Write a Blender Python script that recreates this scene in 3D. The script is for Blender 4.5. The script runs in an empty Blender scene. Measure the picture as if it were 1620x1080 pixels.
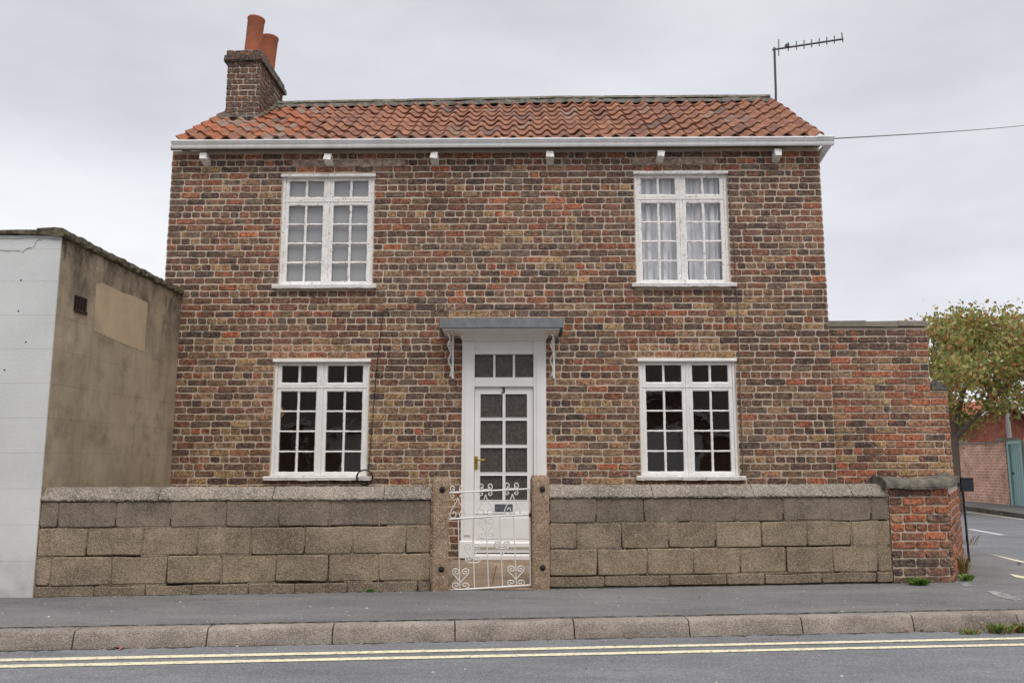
import bpy, bmesh, math, random
import numpy as np
from mathutils import Matrix, Vector
R = random.Random(7)
sc = bpy.context.scene
COL = sc.collection

# ------------------------------------------------------------------ camera
F = 1300.0; TH = math.atan(190 / 1300.0); YW = 0.0145      # focal length in photo pixels, upward pitch, small yaw
cd = bpy.data.cameras.new('camera'); cam = bpy.data.objects.new('camera', cd); COL.objects.link(cam)
cd.sensor_width = 36.0; cd.lens = 36.0 * F / 1620.0; cd.clip_start = 0.05; cd.clip_end = 3000
cam.location = (0, 0, 0); cam.rotation_euler = (math.pi / 2 + TH, 0, YW)
sc.camera = cam

# ------------------------------------------------------------------ sky, sun, exposure
SUN_EL, SUN_AZ = math.radians(58), math.radians(200)       # soft light from behind the camera, a little to the right
w = bpy.data.worlds.new('World'); sc.world = w; w.use_nodes = True
nt = w.node_tree; nt.nodes.clear()
def wn(t, **k):
    n = nt.nodes.new(t)
    for a, b in k.items(): setattr(n, a, b)
    return n
L = nt.links.new
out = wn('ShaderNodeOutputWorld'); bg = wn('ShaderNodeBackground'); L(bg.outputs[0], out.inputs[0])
sky = wn('ShaderNodeTexSky', sky_type='NISHITA', sun_disc=False, sun_elevation=SUN_EL, sun_rotation=math.pi - SUN_AZ + math.pi)
tc = wn('ShaderNodeTexCoord'); sep = wn('ShaderNodeSeparateXYZ'); L(tc.outputs['Generated'], sep.inputs[0])
mp = wn('ShaderNodeMapping'); mp.inputs['Scale'].default_value = (1.0, 1.0, 2.6); mp.inputs['Location'].default_value = (3.1, .4, 1.7); L(tc.outputs['Generated'], mp.inputs[0])
no = wn('ShaderNodeTexNoise'); no.inputs['Scale'].default_value = 1.9; no.inputs['Detail'].default_value = 5; no.inputs['Roughness'].default_value = .52; L(mp.outputs[0], no.inputs['Vector'])
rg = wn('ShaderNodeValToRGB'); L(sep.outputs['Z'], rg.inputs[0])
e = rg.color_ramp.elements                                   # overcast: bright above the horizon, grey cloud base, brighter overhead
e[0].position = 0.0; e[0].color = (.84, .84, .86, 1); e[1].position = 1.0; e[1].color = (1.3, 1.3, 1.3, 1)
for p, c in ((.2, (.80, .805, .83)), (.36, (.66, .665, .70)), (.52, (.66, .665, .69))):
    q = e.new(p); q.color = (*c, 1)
cr = wn('ShaderNodeValToRGB'); L(no.outputs[0], cr.inputs[0])
e = cr.color_ramp.elements; e[0].position = .34; e[0].color = (.735, .73, .765, 1); e[1].position = .66; e[1].color = (1.0, 1.0, 1.01, 1)
mul = wn('ShaderNodeMixRGB', blend_type='MULTIPLY'); mul.inputs[0].default_value = 1; L(rg.outputs[0], mul.inputs[1]); L(cr.outputs[0], mul.inputs[2])
ns = wn('ShaderNodeMixRGB', blend_type='MULTIPLY'); ns.inputs[0].default_value = 1; L(sky.outputs[0], ns.inputs[1]); ns.inputs[2].default_value = (.1, .1, .1, 1)
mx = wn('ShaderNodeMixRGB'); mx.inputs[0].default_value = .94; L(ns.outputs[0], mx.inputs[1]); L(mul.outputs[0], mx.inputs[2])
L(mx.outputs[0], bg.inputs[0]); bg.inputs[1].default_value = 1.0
sd = bpy.data.lights.new('sun', 'SUN'); sun = bpy.data.objects.new('sun', sd); COL.objects.link(sun)
sd.energy = 1.5; sd.angle = math.radians(35); sd.color = (1, .95, .88)
sv = Vector((-math.sin(SUN_AZ) * math.cos(SUN_EL), math.cos(SUN_AZ) * math.cos(SUN_EL), math.sin(SUN_EL)))
sun.rotation_euler = sv.to_track_quat('Z', 'Y').to_euler()
sc.view_settings.view_transform = 'Standard'; sc.view_settings.look = 'None'
sc.view_settings.exposure = 0.36; sc.view_settings.gamma = 1.0; sc.view_settings.use_curve_mapping = False
sc.cycles.max_bounces = 8; sc.cycles.transparent_max_bounces = 12

# ------------------------------------------------------------------ measuring from the photograph
CT, ST, CY, SY = math.cos(TH), math.sin(TH), math.cos(YW), math.sin(YW)
def ray(px, py):
    a = (px - 810) / F; b = (540 - py) / F
    x, y, z = a, CT - b * ST, ST + b * CT
    return Vector((CY * x - SY * y, SY * x + CY * y, z))
def atY(px, py, Y): d = ray(px, py); return d * (Y / d.y)
def atX(px, py, X): d = ray(px, py); return d * (X / d.x)
def atZ(px, py, Z): d = ray(px, py); return d * (Z / d.z)
def project(p):
    x = CY * p[0] + SY * p[1]; y = -SY * p[0] + CY * p[1]; z = p[2]
    zc = y * CT + z * ST; yc = z * CT - y * ST
    return 810 + F * x / zc, 540 - F * yc / zc

# ------------------------------------------------------------------ object helpers
WM = {}
def base_z(vs):
    a = np.array(vs); lo = a.min(0); hi = a.max(0)
    return Vector(((lo[0] + hi[0]) / 2, (lo[1] + hi[1]) / 2, lo[2]))
def link(o, world, parent=None):
    COL.objects.link(o); WM[o] = world.copy()
    if parent is not None:
        o.parent = parent; o.matrix_parent_inverse = WM[parent].inverted()
    o.matrix_basis = world
    return o
def tag(o, label=None, cat=None, group=None, kind=None):
    if label: o['label'] = label
    if cat: o['category'] = cat
    if group: o['group'] = group
    if kind: o['kind'] = kind
    return o
def thing(name, label, cat, loc=(0, 0, 0), group=None):
    o = bpy.data.objects.new(name, None); o.empty_display_size = .2
    link(o, Matrix.Translation(loc)); return tag(o, label, cat, group)
class MB:
    def __init__(s): s.v = []; s.f = []; s.c = []; s.sm = []; s.m = []
    def add(s, vs, fs, col=None, smooth=False, mi=0):
        b = len(s.v); s.v += [tuple(p) for p in vs]
        for f in fs: s.f.append([b + i for i in f]); s.c.append(col or (1, 1, 1)); s.sm.append(smooth); s.m.append(mi)
        return s
    def box(s, x0, x1, y0, y1, z0, z1, col=None, j=0.0, mi=0):
        vs = [(x, y, z) for z in (z0, z1) for y in (y0, y1) for x in (x0, x1)]
        if j: vs = [tuple(c + R.uniform(-j, j) for c in p) for p in vs]
        return s.add(vs, [(0, 2, 3, 1), (4, 5, 7, 6), (0, 1, 5, 4), (2, 6, 7, 3), (0, 4, 6, 2), (1, 3, 7, 5)], col, mi=mi)
    def bbox(s, x0, x1, y0, y1, z0, z1, b=.004):
        """box with its long front edges chamfered (front is -y)"""
        prof = [(y1, z0), (y0 + b, z0), (y0, z0 + b), (y0, z1 - b), (y0 + b, z1), (y1, z1)]
        n = 6; vs = [(x0, y, z) for y, z in prof] + [(x1, y, z) for y, z in prof]
        fs = [tuple(range(n))[::-1], tuple(range(n, 2 * n))] + [(i, (i + 1) % n, n + (i + 1) % n, n + i) for i in range(n)]
        return s.add(vs, fs)
    def prism(s, poly, d, col=None):
        n = len(poly); p0 = [Vector(p) for p in poly]; d = Vector(d)
        return s.add(p0 + [p + d for p in p0], [tuple(range(n))[::-1], tuple(range(n, 2 * n))] + [(i, (i + 1) % n, n + (i + 1) % n, n + i) for i in range(n)], col)
    def tube(s, pts, r, seg=6, col=None, caps=True):
        pts = [Vector(p) for p in pts]; n = len(pts); rs = r if isinstance(r, (list, tuple)) else [r] * n
        rings = []; up = None
        for i, p in enumerate(pts):
            t = (pts[min(i + 1, n - 1)] - pts[max(i - 1, 0)]).normalized()
            if up is None:
                up = Vector((0, 0, 1)) if abs(t.z) < .9 else Vector((1, 0, 0))
            a = t.cross(up).normalized(); up = a.cross(t).normalized()
            rings += [p + (a * math.cos(q * 2 * math.pi / seg) + up * math.sin(q * 2 * math.pi / seg)) * rs[i] for q in range(seg)]
        fs = [(i * seg + q, i * seg + (q + 1) % seg, (i + 1) * seg + (q + 1) % seg, (i + 1) * seg + q) for i in range(n - 1) for q in range(seg)]
        s.add(rings, fs, col, True)
        if caps: s.add(rings[:seg], [tuple(range(seg))[::-1]], col); s.add(rings[-seg:], [tuple(range(seg))], col)
        return s
    def lathe(s, c, prof, seg=24, col=None):
        c = Vector(c); vs = [(c.x + r * math.cos(2 * math.pi * q / seg), c.y + r * math.sin(2 * math.pi * q / seg), c.z + z) for r, z in prof for q in range(seg)]
        return s.add(vs, [(i * seg + q, i * seg + (q + 1) % seg, (i + 1) * seg + (q + 1) % seg, (i + 1) * seg + q) for i in range(len(prof) - 1) for q in range(seg)], col, True)
    def mesh(s, name, mats, org=(0, 0, 0), color=False):
        me = bpy.data.meshes.new(name); o = Vector(org)
        me.from_pydata([tuple(Vector(p) - o) for p in s.v], [], s.f)
        for m in (mats if isinstance(mats, (list, tuple)) else [mats]): me.materials.append(m)
        me.polygons.foreach_set('use_smooth', s.sm); me.polygons.foreach_set('material_index', s.m)
        if color:
            at = me.attributes.new('col', 'FLOAT_COLOR', 'FACE')
            at.data.foreach_set('color', np.array([(*c, 1) for c in s.c], dtype=np.float32).ravel())
        me.update(); return me
    def build(s, name, mats, parent=None, color=False, org=None):
        o3 = org if org is not None else base_z(s.v)
        o = bpy.data.objects.new(name, s.mesh(name, mats, o3, color))
        return link(o, Matrix.Translation(o3), parent)

def flip(mb): mb.f = [f[::-1] for f in mb.f]; return mb

# ------------------------------------------------------------------ materials
def lin(c):
    return tuple(((x / 255) / 12.92 if x / 255 <= .04045 else ((x / 255 + .055) / 1.055) ** 2.4) for x in c)
class G:
    def __init__(s, name, rough=.85, spec=.3):
        s.m = bpy.data.materials.new(name); s.m.use_nodes = True; s.t = s.m.node_tree
        s.b = s.t.nodes['Principled BSDF']; s.b.inputs['Roughness'].default_value = rough
        s.b.inputs['Specular IOR Level'].default_value = spec
        g = s.t.nodes.new('ShaderNodeNewGeometry'); s.pos = g.outputs['Position']; s.nrm = g.outputs['Normal']
    def n(s, t, ins=None, **k):
        x = s.t.nodes.new(t)
        for a, b in k.items(): setattr(x, a, b)
        for a, b in (ins or {}).items(): s.set(x.inputs[a], b)
        return x
    def set(s, i, v):
        if isinstance(v, bpy.types.NodeSocket): s.t.links.new(v, i)
        elif isinstance(v, (tuple, list)) and len(v) == 3 and i.type == 'RGBA': i.default_value = (*v, 1)
        else: i.default_value = v
    def noise(s, scale, det=4, rough=.55, vec=None, stretch=None):
        v = vec or s.pos
        if stretch: v = s.n('ShaderNodeVectorMath', {0: v, 1: stretch}, operation='MULTIPLY').outputs[0]
        return s.n('ShaderNodeTexNoise', {'Vector': v, 'Scale': scale, 'Detail': det, 'Roughness': rough}).outputs[0]
    def vor(s, scale, vec=None, feature='F1', out='Color'):
        return s.n('ShaderNodeTexVoronoi', {'Vector': vec or s.pos, 'Scale': scale}, feature=feature).outputs[out]
    def ramp(s, v, *stops):
        r = s.n('ShaderNodeValToRGB', {0: v}); e = r.color_ramp.elements
        while len(e) < len(stops): e.new(.5)
        for q, (p, c) in zip(e, stops):
            q.position = p; q.color = (c, c, c, 1) if not isinstance(c, tuple) else (*c, 1)
        return r.outputs[0]
    def mix(s, f, a, b, mode='MIX'):
        return s.n('ShaderNodeMixRGB', {0: f, 1: a, 2: b}, blend_type=mode).outputs[0]
    def math(s, op, a, b=0.0):
        return s.n('ShaderNodeMath', {0: a, 1: b}, operation=op).outputs[0]
    def z(s): return s.n('ShaderNodeSeparateXYZ', {0: s.pos}).outputs[2]
    def bump(s, h, st=.4, d=.01):
        s.set(s.b.inputs['Normal'], s.n('ShaderNodeBump', {'Height': h, 'Strength': st, 'Distance': d}).outputs[0]); return s
    def col(s, c): s.set(s.b.inputs['Base Color'], c); return s
def brick_mat(name, src, far=False):
    g = G(name, .9, .2)
    base = g.n('ShaderNodeObjectInfo').outputs['Color'] if src == 'obj' else g.n('ShaderNodeAttribute', attribute_name='col').outputs['Color']
    off = lambda *v: g.n('ShaderNodeVectorMath', {0: g.pos, 1: v}).outputs[0]
    c = g.mix(1, base, g.ramp(g.noise(62, 5, .8), (.34, .36), (.66, 1.7)), 'MULTIPLY')
    c = g.mix(g.ramp(g.noise(8, 3, .6, vec=off(9.3, 2.2, 5.1)), (.6, 0.), (.67, .75)), c, lin((184, 104, 68)))     # better-fired orange ends
    c = g.mix(g.ramp(g.noise(22, 5, .7), (.47, 0.), (.6, .8)), c, g.mix(.5, g.mix(1, c, (1.6, 1.48, 1.3), 'MULTIPLY'), lin((154, 127, 99))))   # sandy faces
    c = g.mix(g.ramp(g.noise(27, 5, .7, vec=off(3.3, 7.1, 1.9)), (.47, 0.), (.58, .85)), c, g.mix(.45, g.mix(1, c, (.45, .42, .45), 'MULTIPLY'), lin((74, 62, 60))))   # burnt patches
    c = g.mix(g.ramp(g.noise(40, 5, .7, stretch=(1, 1, 1.6)), (.54, 0.), (.64, .7)), c, lin((178, 160, 138)))   # lime and mortar smears
    c = g.mix(g.ramp(g.noise(90, 3), (.54, 0.), (.61, .75)), c, lin((50, 43, 42)))               # pits
    c = g.mix(1, c, g.ramp(g.noise(.8, 5, .6, vec=off(1.3, 4.1, 8.9)), (.35, .85), (.65, 1.16)), 'MULTIPLY')   # broad weathering
    c = g.mix(g.ramp(g.noise(7, 5, .65, stretch=(1, 1, .09)), (.54, 0.), (.72, .42)), c, lin((92, 78, 70)))       # rain streaks
    return g.col(c).bump(g.noise(90, 5, .7), .5, .006).m
M = {}
M['brick_obj'] = brick_mat('old_brick', 'obj'); M['brick_att'] = brick_mat('old_brick_joined', 'att')
g = G('lime_mortar', .95, .1)
M['mortar'] = g.col(g.mix(g.ramp(g.noise(3, 4), (.3, 0.), (.7, 1.)), g.mix(g.noise(60, 4), lin((190, 174, 154)), lin((214, 199, 180))), lin((180, 164, 146)))).bump(g.noise(140, 4), .6, .006).m
g = G('cement_mortar', .95, .1)
M['cement'] = g.col(g.mix(g.noise(8, 6, .7), lin((116, 110, 102)), lin((158, 150, 138)))).bump(g.noise(60, 5), .8, .01).m
g = G('warm_cement', .95, .1); M['warmcement'] = g.col(g.mix(g.ramp(g.noise(16, 6, .75), (.4, 0.), (.6, 1.)), lin((134, 108, 96)), lin((186, 168, 150)))).bump(g.noise(60, 5), .8, .01).m
g = G('soot_cement', .95, .1)
M['darkcement'] = g.col(g.mix(g.ramp(g.noise(14, 6, .7), (.35, 0.), (.65, 1.)), lin((74, 70, 66)), lin((126, 120, 110)))).bump(g.noise(60, 5), .8, .01).m
g = G('lichened_ridge', .95, .1); M['ridge'] = g.col(g.mix(g.ramp(g.noise(10, 6, .7), (.35, 0.), (.65, 1.)), lin((92, 90, 80)), lin((138, 134, 120)))).bump(g.noise(60, 5), .6, .01).m
g = G('red_pantile', .75, .25)
c = g.mix(1, g.n('ShaderNodeObjectInfo').outputs['Color'], g.ramp(g.noise(26, 5, .65), (.25, .6), (.75, 1.35)), 'MULTIPLY')
c = g.mix(g.ramp(g.noise(11, 5, .7), (.56, 0.), (.7, .6)), c, lin((98, 74, 66)))
c = g.mix(g.ramp(g.noise(38, 4, .7), (.62, 0.), (.72, .6)), c, lin((168, 150, 124)))
M['tile'] = g.col(c).bump(g.noise(70, 4), .35, .006).m
def paint(name, dirty=.5, base=(240, 238, 235), peel=.64):
    g = G(name, .5, .35)
    c = g.mix(g.ramp(g.noise(6, 5, .6), (.35, 0.), (.75, .35 * dirty)), lin(base), lin((176, 172, 166)))
    c = g.mix(g.ramp(g.noise(34, 6, .72), (peel, 0.), (peel + .03, .8)), c, lin((138, 122, 104)))
    c = g.mix(g.ramp(g.noise(120, 3), (.66, 0.), (.74, .5)), c, lin((150, 146, 140)))
    return g.col(c).bump(g.ramp(g.noise(34, 6, .72), (peel - .05, 1.), (peel + .03, 0.)), .5, .003).m
M['white'] = paint('old_white_paint', .8, peel=.66); M['peel'] = paint('peeling_white_paint', 1, peel=.585)
M['white_door'] = paint('white_door_paint', .5, (238, 236, 234), .74)
M['gate_paint'] = paint('white_gate_paint', .8, (222, 219, 214), .63)
g = G('grey_white_plastic', .38, .5)
M['gutter'] = g.col(g.mix(g.ramp(g.noise(5, 5, .7, stretch=(1, 1, .3)), (.4, 0.), (.75, .45)), lin((242, 242, 242)), lin((170, 168, 162)))).m
def glass_mat(name, f0=.105, rough=.0, tint=(.98, .98, .975)):
    m = bpy.data.materials.new(name); m.use_nodes = True; t = m.node_tree; t.nodes.clear()
    o = t.nodes.new('ShaderNodeOutputMaterial'); mx = t.nodes.new('ShaderNodeMixShader')
    tr = t.nodes.new('ShaderNodeBsdfTransparent'); gl = t.nodes.new('ShaderNodeBsdfGlossy'); lw = t.nodes.new('ShaderNodeLayerWeight'); pw = t.nodes.new('ShaderNodeMath'); fr = t.nodes.new('ShaderNodeMapRange')
    tr.inputs[0].default_value = (*tint, 1); gl.inputs['Roughness'].default_value = rough; pw.operation = 'POWER'; pw.inputs[1].default_value = 4.5; t.links.new(lw.outputs['Facing'], pw.inputs[0]); t.links.new(pw.outputs[0], fr.inputs[0]); fr.inputs[3].default_value = f0; fr.inputs[4].default_value = 1.0
    ge = t.nodes.new('ShaderNodeNewGeometry'); n = t.nodes.new('ShaderNodeTexNoise'); b = t.nodes.new('ShaderNodeBump')
    n.inputs['Scale'].default_value = 5; t.links.new(ge.outputs['Position'], n.inputs['Vector']); t.links.new(n.outputs[0], b.inputs['Height'])
    b.inputs['Strength'].default_value = .06; b.inputs['Distance'].default_value = .03; t.links.new(b.outputs[0], gl.inputs['Normal'])
    t.links.new(fr.outputs[0], mx.inputs[0]); t.links.new(tr.outputs[0], mx.inputs[1]); t.links.new(gl.outputs[0], mx.inputs[2]); t.links.new(mx.outputs[0], o.inputs[0])
    return m
M['glass'] = glass_mat('window_glass')
g = G('obscured_door_glass', .22, .5)
nz = g.vor(70, out='Distance')
M['obscured'] = g.col(g.mix(g.ramp(g.noise(30, 5, .7), (.3, 0.), (.7, 1.)), lin((58, 52, 48)), lin((96, 88, 82)))).bump(nz, .3, .006).m
def aggregate(name, a, b, peb=(176, 160, 134), dark=(70, 62, 54), s=75, lich=.0, objv=True, k=1.0):
    g = G(name, .92, .15)
    c = g.mix(g.ramp(g.noise(2.2, 4, .6), (.3, 0.), (.7, 1.)), lin(a), lin(b))
    if objv:
        rn = g.n('ShaderNodeObjectInfo').outputs['Random']
        c = g.mix(1, c, g.ramp(rn, (0., .9), (1., 1.09)), 'MULTIPLY')
    c = g.mix(1, c, g.ramp(g.noise(6, 5, .65), (.3, .74), (.7, 1.2)), 'MULTIPLY')
    c = g.mix(1, c, g.ramp(g.noise(1.9, 5, .65, stretch=(1, 1, 1.5)), (.36, .78), (.6, 1.1)), 'MULTIPLY')
    vc = g.n('ShaderNodeSeparateColor', {0: g.vor(s * 1.9)})
    c = g.mix(g.ramp(vc.outputs[0], (.72, 0.), (.8, .55 * k)), c, lin(peb))
    c = g.mix(g.ramp(vc.outputs[1], (.74, 0.), (.82, .5 * k)), c, lin(dark))
    c = g.mix(1, c, g.ramp(g.noise(190, 2), (.3, 1 - .25 * k), (.7, 1 + .25 * k)), 'MULTIPLY')
    if lich: c = g.mix(g.math('MULTIPLY', g.ramp(g.noise(75, 4, .7), (.6, 0.), (.66, lich)), g.ramp(g.noise(3.5, 4, .6), (.45, .1), (.62, 1.))), c, lin((206, 204, 196)))
    hb = g.math('ADD', g.vor(s * 1.5, out='Distance'), g.noise(120, 4))
    return g.col(c).bump(hb, .5, .007).m
M['block'] = aggregate('tan_concrete_block', (136, 121, 105), (156, 139, 119))
M['block_grey'] = aggregate('grey_concrete_block', (122, 110, 98), (140, 127, 111), peb=(150, 140, 124))
M['coping'] = aggregate('roughcast_coping', (128, 119, 110), (146, 136, 124), peb=(184, 176, 162), dark=(78, 74, 68), s=60, lich=.8, objv=False)
M['post'] = aggregate('pebbled_concrete_post', (142, 119, 100), (160, 137, 116), peb=(206, 184, 158), s=80, objv=False)
M['footing'] = aggregate('footing_concrete', (120, 107, 93), (136, 121, 105))
M['kerb'] = aggregate('pinkish_kerb_stone', (139, 129, 121), (154, 144, 135), peb=(178, 166, 156), dark=(92, 82, 76), s=95)
g = G('dark_joint', .95, .1); M['joint'] = g.col(g.mix(g.ramp(g.noise(9, 4), (.4, 0.), (.6, 1.)), lin((50, 44, 36)), lin((112, 98, 78)))).m
g = G('tan_render', .93, .1)
c = g.mix(g.ramp(g.noise(1.6, 5, .6), (.3, 0.), (.7, 1.)), lin((156, 141, 121)), lin((182, 166, 142)))
c = g.mix(g.ramp(g.noise(9, 5, .7, stretch=(1, 1, .12)), (.5, 0.), (.75, .5)), c, lin((118, 107, 93)))
c = g.mix(g.ramp(g.noise(3.4, 6, .72), (.5, 0.), (.66, .5)), c, lin((116, 106, 92)))
mold = g.math('MULTIPLY', g.ramp(g.z(), (.0, 0.), (1., 1.)), 1.0)
zz = g.n('ShaderNodeMapRange', {0: g.z(), 1: 1.05, 2: 1.95, 3: 0., 4: 1.}).outputs[0]
c = g.mix(g.math('MULTIPLY', zz, g.ramp(g.noise(4.5, 6, .72, stretch=(1, 1, .5)), (.42, 0.), (.62, 1.))), c, lin((66, 62, 54)))
c = g.mix(g.ramp(g.noise(60, 4), (.6, 0.), (.75, .35)), c, lin((176, 162, 140)))
M['tanrender'] = g.col(c).bump(g.noise(70, 5), .35, .006).m
g = G('pale_render_patch', .93, .1)
py_ = g.n('ShaderNodeSeparateXYZ', {0: g.pos}).outputs[1]
fd = g.math('ADD', g.n('ShaderNodeMapRange', {0: py_, 1: 7.2, 2: 7.9, 3: -.1, 4: 1.1}).outputs[0], g.math('MULTIPLY', g.math('SUBTRACT', g.noise(2.6, 5, .6), .5), 1.6))
old = g.mix(g.ramp(g.noise(9, 5, .7, stretch=(1, 1, .12)), (.5, 0.), (.75, .5)), lin((168, 151, 127)), lin((128, 117, 102)))
M['patch'] = g.col(g.mix(g.ramp(fd, (.1, 0.), (.6, 1.)), old, g.mix(g.ramp(g.noise(5, 5, .6), (.3, 0.), (.75, 1.)), lin((196, 176, 146)), lin((176, 158, 132))))).bump(g.noise(70, 5), .3, .006).m
g = G('white_masonry_paint', .85, .2)
c = g.mix(g.ramp(g.noise(1.4, 5, .6), (.35, 0.), (.7, 1.)), lin((212, 213, 212)), lin((196, 197, 196)))
c = g.mix(g.ramp(g.noise(50, 5, .75), (.64, 0.), (.7, .4)), c, lin((160, 158, 152)))
c = g.mix(g.math('MULTIPLY', g.n('ShaderNodeMapRange', {0: g.z(), 1: -.6, 2: -1.08, 3: 0., 4: 1.}).outputs[0], g.ramp(g.noise(9, 5), (.35, .1), (.7, .6))), c, lin((150, 146, 138)))
M['whiterender'] = g.col(c).bump(g.noise(45, 5), .3, .006).m
g = G('mossy_coping', .95, .1)
M['moss'] = g.col(g.mix(g.ramp(g.noise(12, 6, .7), (.35, 0.), (.65, 1.)), lin((58, 54, 44)), lin((120, 112, 94)))).bump(g.noise(35, 5), .8, .02).m
def asphalt(name, a, b, sp=.35, worn=(140, 140, 140)):
    g = G(name, .9, .25)
    c = g.mix(g.ramp(g.noise(.9, 5, .65, stretch=(.6, 1.6, 1)), (.36, 0.), (.62, 1.)), lin(a), lin(b))
    c = g.mix(g.ramp(g.noise(2.3, 5, .7, stretch=(.7, 1.5, 1)), (.6, 0.), (.7, .35)), c, lin((82, 82, 84)))
    c = g.mix(1, c, g.ramp(g.noise(6, 5, .7, stretch=(.45, 1.5, 1)), (.3, .86), (.7, 1.14)), 'MULTIPLY')
    vc = g.n('ShaderNodeSeparateColor', {0: g.vor(130)})
    c = g.mix(g.ramp(vc.outputs[0], (.78, 0.), (.86, sp)), c, lin((168, 166, 162)))
    c = g.mix(g.ramp(vc.outputs[1], (.78, 0.), (.86, sp)), c, lin((66, 66, 68)))
    c = g.mix(g.ramp(g.noise(5, 6, .75), (.64, 0.), (.74, .35)), c, lin(worn))
    return g.col(c).bump(g.math('ADD', g.vor(130, out='Distance'), g.noise(5, 3)), .3, .006).m
M['pavement'] = asphalt('pavement_asphalt', (102, 102, 103), (119, 119, 119), .25, (150, 150, 150)); M['road'] = asphalt('road_asphalt', (106, 108, 112), (122, 124, 128), .35)
g = G('yellow_road_paint', .8, .2)
yc = g.mix(g.noise(30, 4), lin((222, 213, 180)), lin((232, 224, 194)))
M['yellow'] = g.col(g.mix(g.ramp(g.noise(38, 6, .75), (.5, 0.), (.64, .85)), yc, lin((124, 122, 116)))).m
g = G('white_road_paint', .8, .2); M['whiteline'] = g.col(g.mix(g.ramp(g.noise(30, 6, .75), (.5, 0.), (.64, .9)), lin((214, 214, 210)), lin((130, 130, 130)))).m
g = G('lead_sheet', .6, .4)
M['lead'] = g.col(g.mix(g.ramp(g.noise(9, 6, .7), (.3, 0.), (.7, 1.)), lin((100, 104, 107)), lin((132, 135, 137)))).bump(g.noise(30, 4), .3, .006).m
g = G('terracotta', .75, .25)
M['terracotta'] = g.col(g.mix(g.ramp(g.noise(7, 5, .65), (.35, 0.), (.7, 1.)), lin((164, 98, 70)), lin((134, 80, 62)))).bump(g.noise(50, 3), .2, .004).m
def plain(name, c, rough=.6, spec=.4, metal=0., var=.25):
    g = G(name, rough, spec); g.b.inputs['Metallic'].default_value = metal
    return g.col(g.mix(1, lin(c), g.ramp(g.noise(28, 4), (.3, 1 - var), (.7, 1 + var)), 'MULTIPLY')).m
M['metal'] = plain('dark_galvanised_metal', (78, 76, 82), .5, .5, .4); M['black'] = plain('black_cable', (34, 34, 36), .5)
M['navy'] = plain('black_enamel', (28, 32, 42), .35, .5); M['brass'] = plain('brass', (196, 164, 88), .3, .5, .8); M['rust'] = plain('rusted_iron', (44, 36, 34), .8)
M['wire'] = plain('grey_wire', (110, 106, 104)); M['interior'] = plain('interior_plaster', (178, 156, 138), .9, .1, var=.08)
M['step'] = aggregate('worn_step_stone', (136, 118, 100), (154, 136, 116), peb=(180, 160, 134), dark=(104, 88, 70), s=120)
M['slate_letter'] = plain('grey_metal_flap', (108, 112, 120), .4, .5, .5); M['brown'] = plain('bare_weathered_timber', (120, 104, 86), .9)
M['teal'] = plain('teal_gate_paint', (160, 192, 190), .5, .4, var=.06); M['pole'] = plain('grey_lamp_column', (140, 138, 138), .5)
M['bark'] = plain('tree_bark', (112, 100, 90), .9, .2); M['farwhite'] = plain('white_bargeboard', (206, 206, 206), .6, var=.06)
g = G('net_curtain', .9, .1); g.b.inputs['Transmission Weight'].default_value = 0
g.b.inputs['Subsurface Weight'].default_value = 0
g.col(g.mix(g.ramp(g.noise(14, 4, .6, stretch=(1, 1, .25)), (.35, 0.), (.7, 1.)), lin((228, 229, 232)), lin((206, 208, 212)))); M['net'] = g.m
g = G('sky_grey_sheet', .9, .1); M['grey_sheet'] = g.col(g.mix(g.noise(2, 2), lin((150, 151, 152)), lin((156, 157, 157)))).m
def attmat(name, rough=.7, spec=.2, v=.2, trans=0.0):
    g = G(name, rough, spec)
    c = g.mix(1, g.n('ShaderNodeAttribute', attribute_name='col').outputs['Color'], g.ramp(g.noise(20, 3), (.3, 1 - v), (.7, 1 + v)), 'MULTIPLY')
    g.col(c)
    if trans:
        tl = g.n('ShaderNodeBsdfTranslucent', {0: c}); mx = g.n('ShaderNodeMixShader', {0: trans, 1: g.b.outputs[0], 2: tl.outputs[0]})
        g.t.links.new(mx.outputs[0], g.t.nodes['Material Output'].inputs[0])
    return g.m
M['leaf'] = attmat('autumn_leaves', .6, .3, .15, .35); M['weed'] = attmat('weed_leaves', .6, .3, .2, .25)
def brick_tex(name, a, b, mo, sx=1.0, rot=None, dark=None):
    g = G(name, .9, .15); v = g.pos
    sp = g.n('ShaderNodeSeparateXYZ', {0: v})
    cb = g.n('ShaderNodeCombineXYZ', {0: g.math('ADD', sp.outputs[0], sp.outputs[1]), 1: sp.outputs[2], 2: 0.})
    bt = g.n('ShaderNodeTexBrick', {'Vector': cb.outputs[0], 'Color1': lin(a), 'Color2': lin(b), 'Mortar': lin(mo), 'Scale': 1.0, 'Mortar Size': .008, 'Brick Width': .225, 'Row Height': .077})
    c = g.mix(1, bt.outputs[0], g.ramp(g.noise(3, 6, .7), (.3, .6), (.7, 1.35)), 'MULTIPLY')
    c = g.mix(g.ramp(g.noise(8, 5, .7), (.52, 0.), (.7, .55)), c, lin((196, 176, 156) if not dark else dark))
    return g.col(c).bump(bt.outputs[1], -.5, .008).m
M['farbrick'] = brick_tex('faded_far_brick', (212, 156, 132), (194, 148, 130), (218, 202, 184)); M['gablebrick'] = brick_tex('red_gable_brick', (130, 66, 52), (112, 60, 48), (132, 104, 92), dark=(110, 62, 50))
g = G('far_orange_tiles', .8, .2)
M['fartile'] = g.col(g.mix(g.ramp(g.noise(6, 4), (.3, 0.), (.7, 1.)), lin((182, 106, 76)), lin((150, 90, 70)))).bump(g.n('ShaderNodeTexWave', {'Vector': g.pos, 'Scale': 3.2}, bands_direction='X').outputs[0], .6, .04).m
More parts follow.
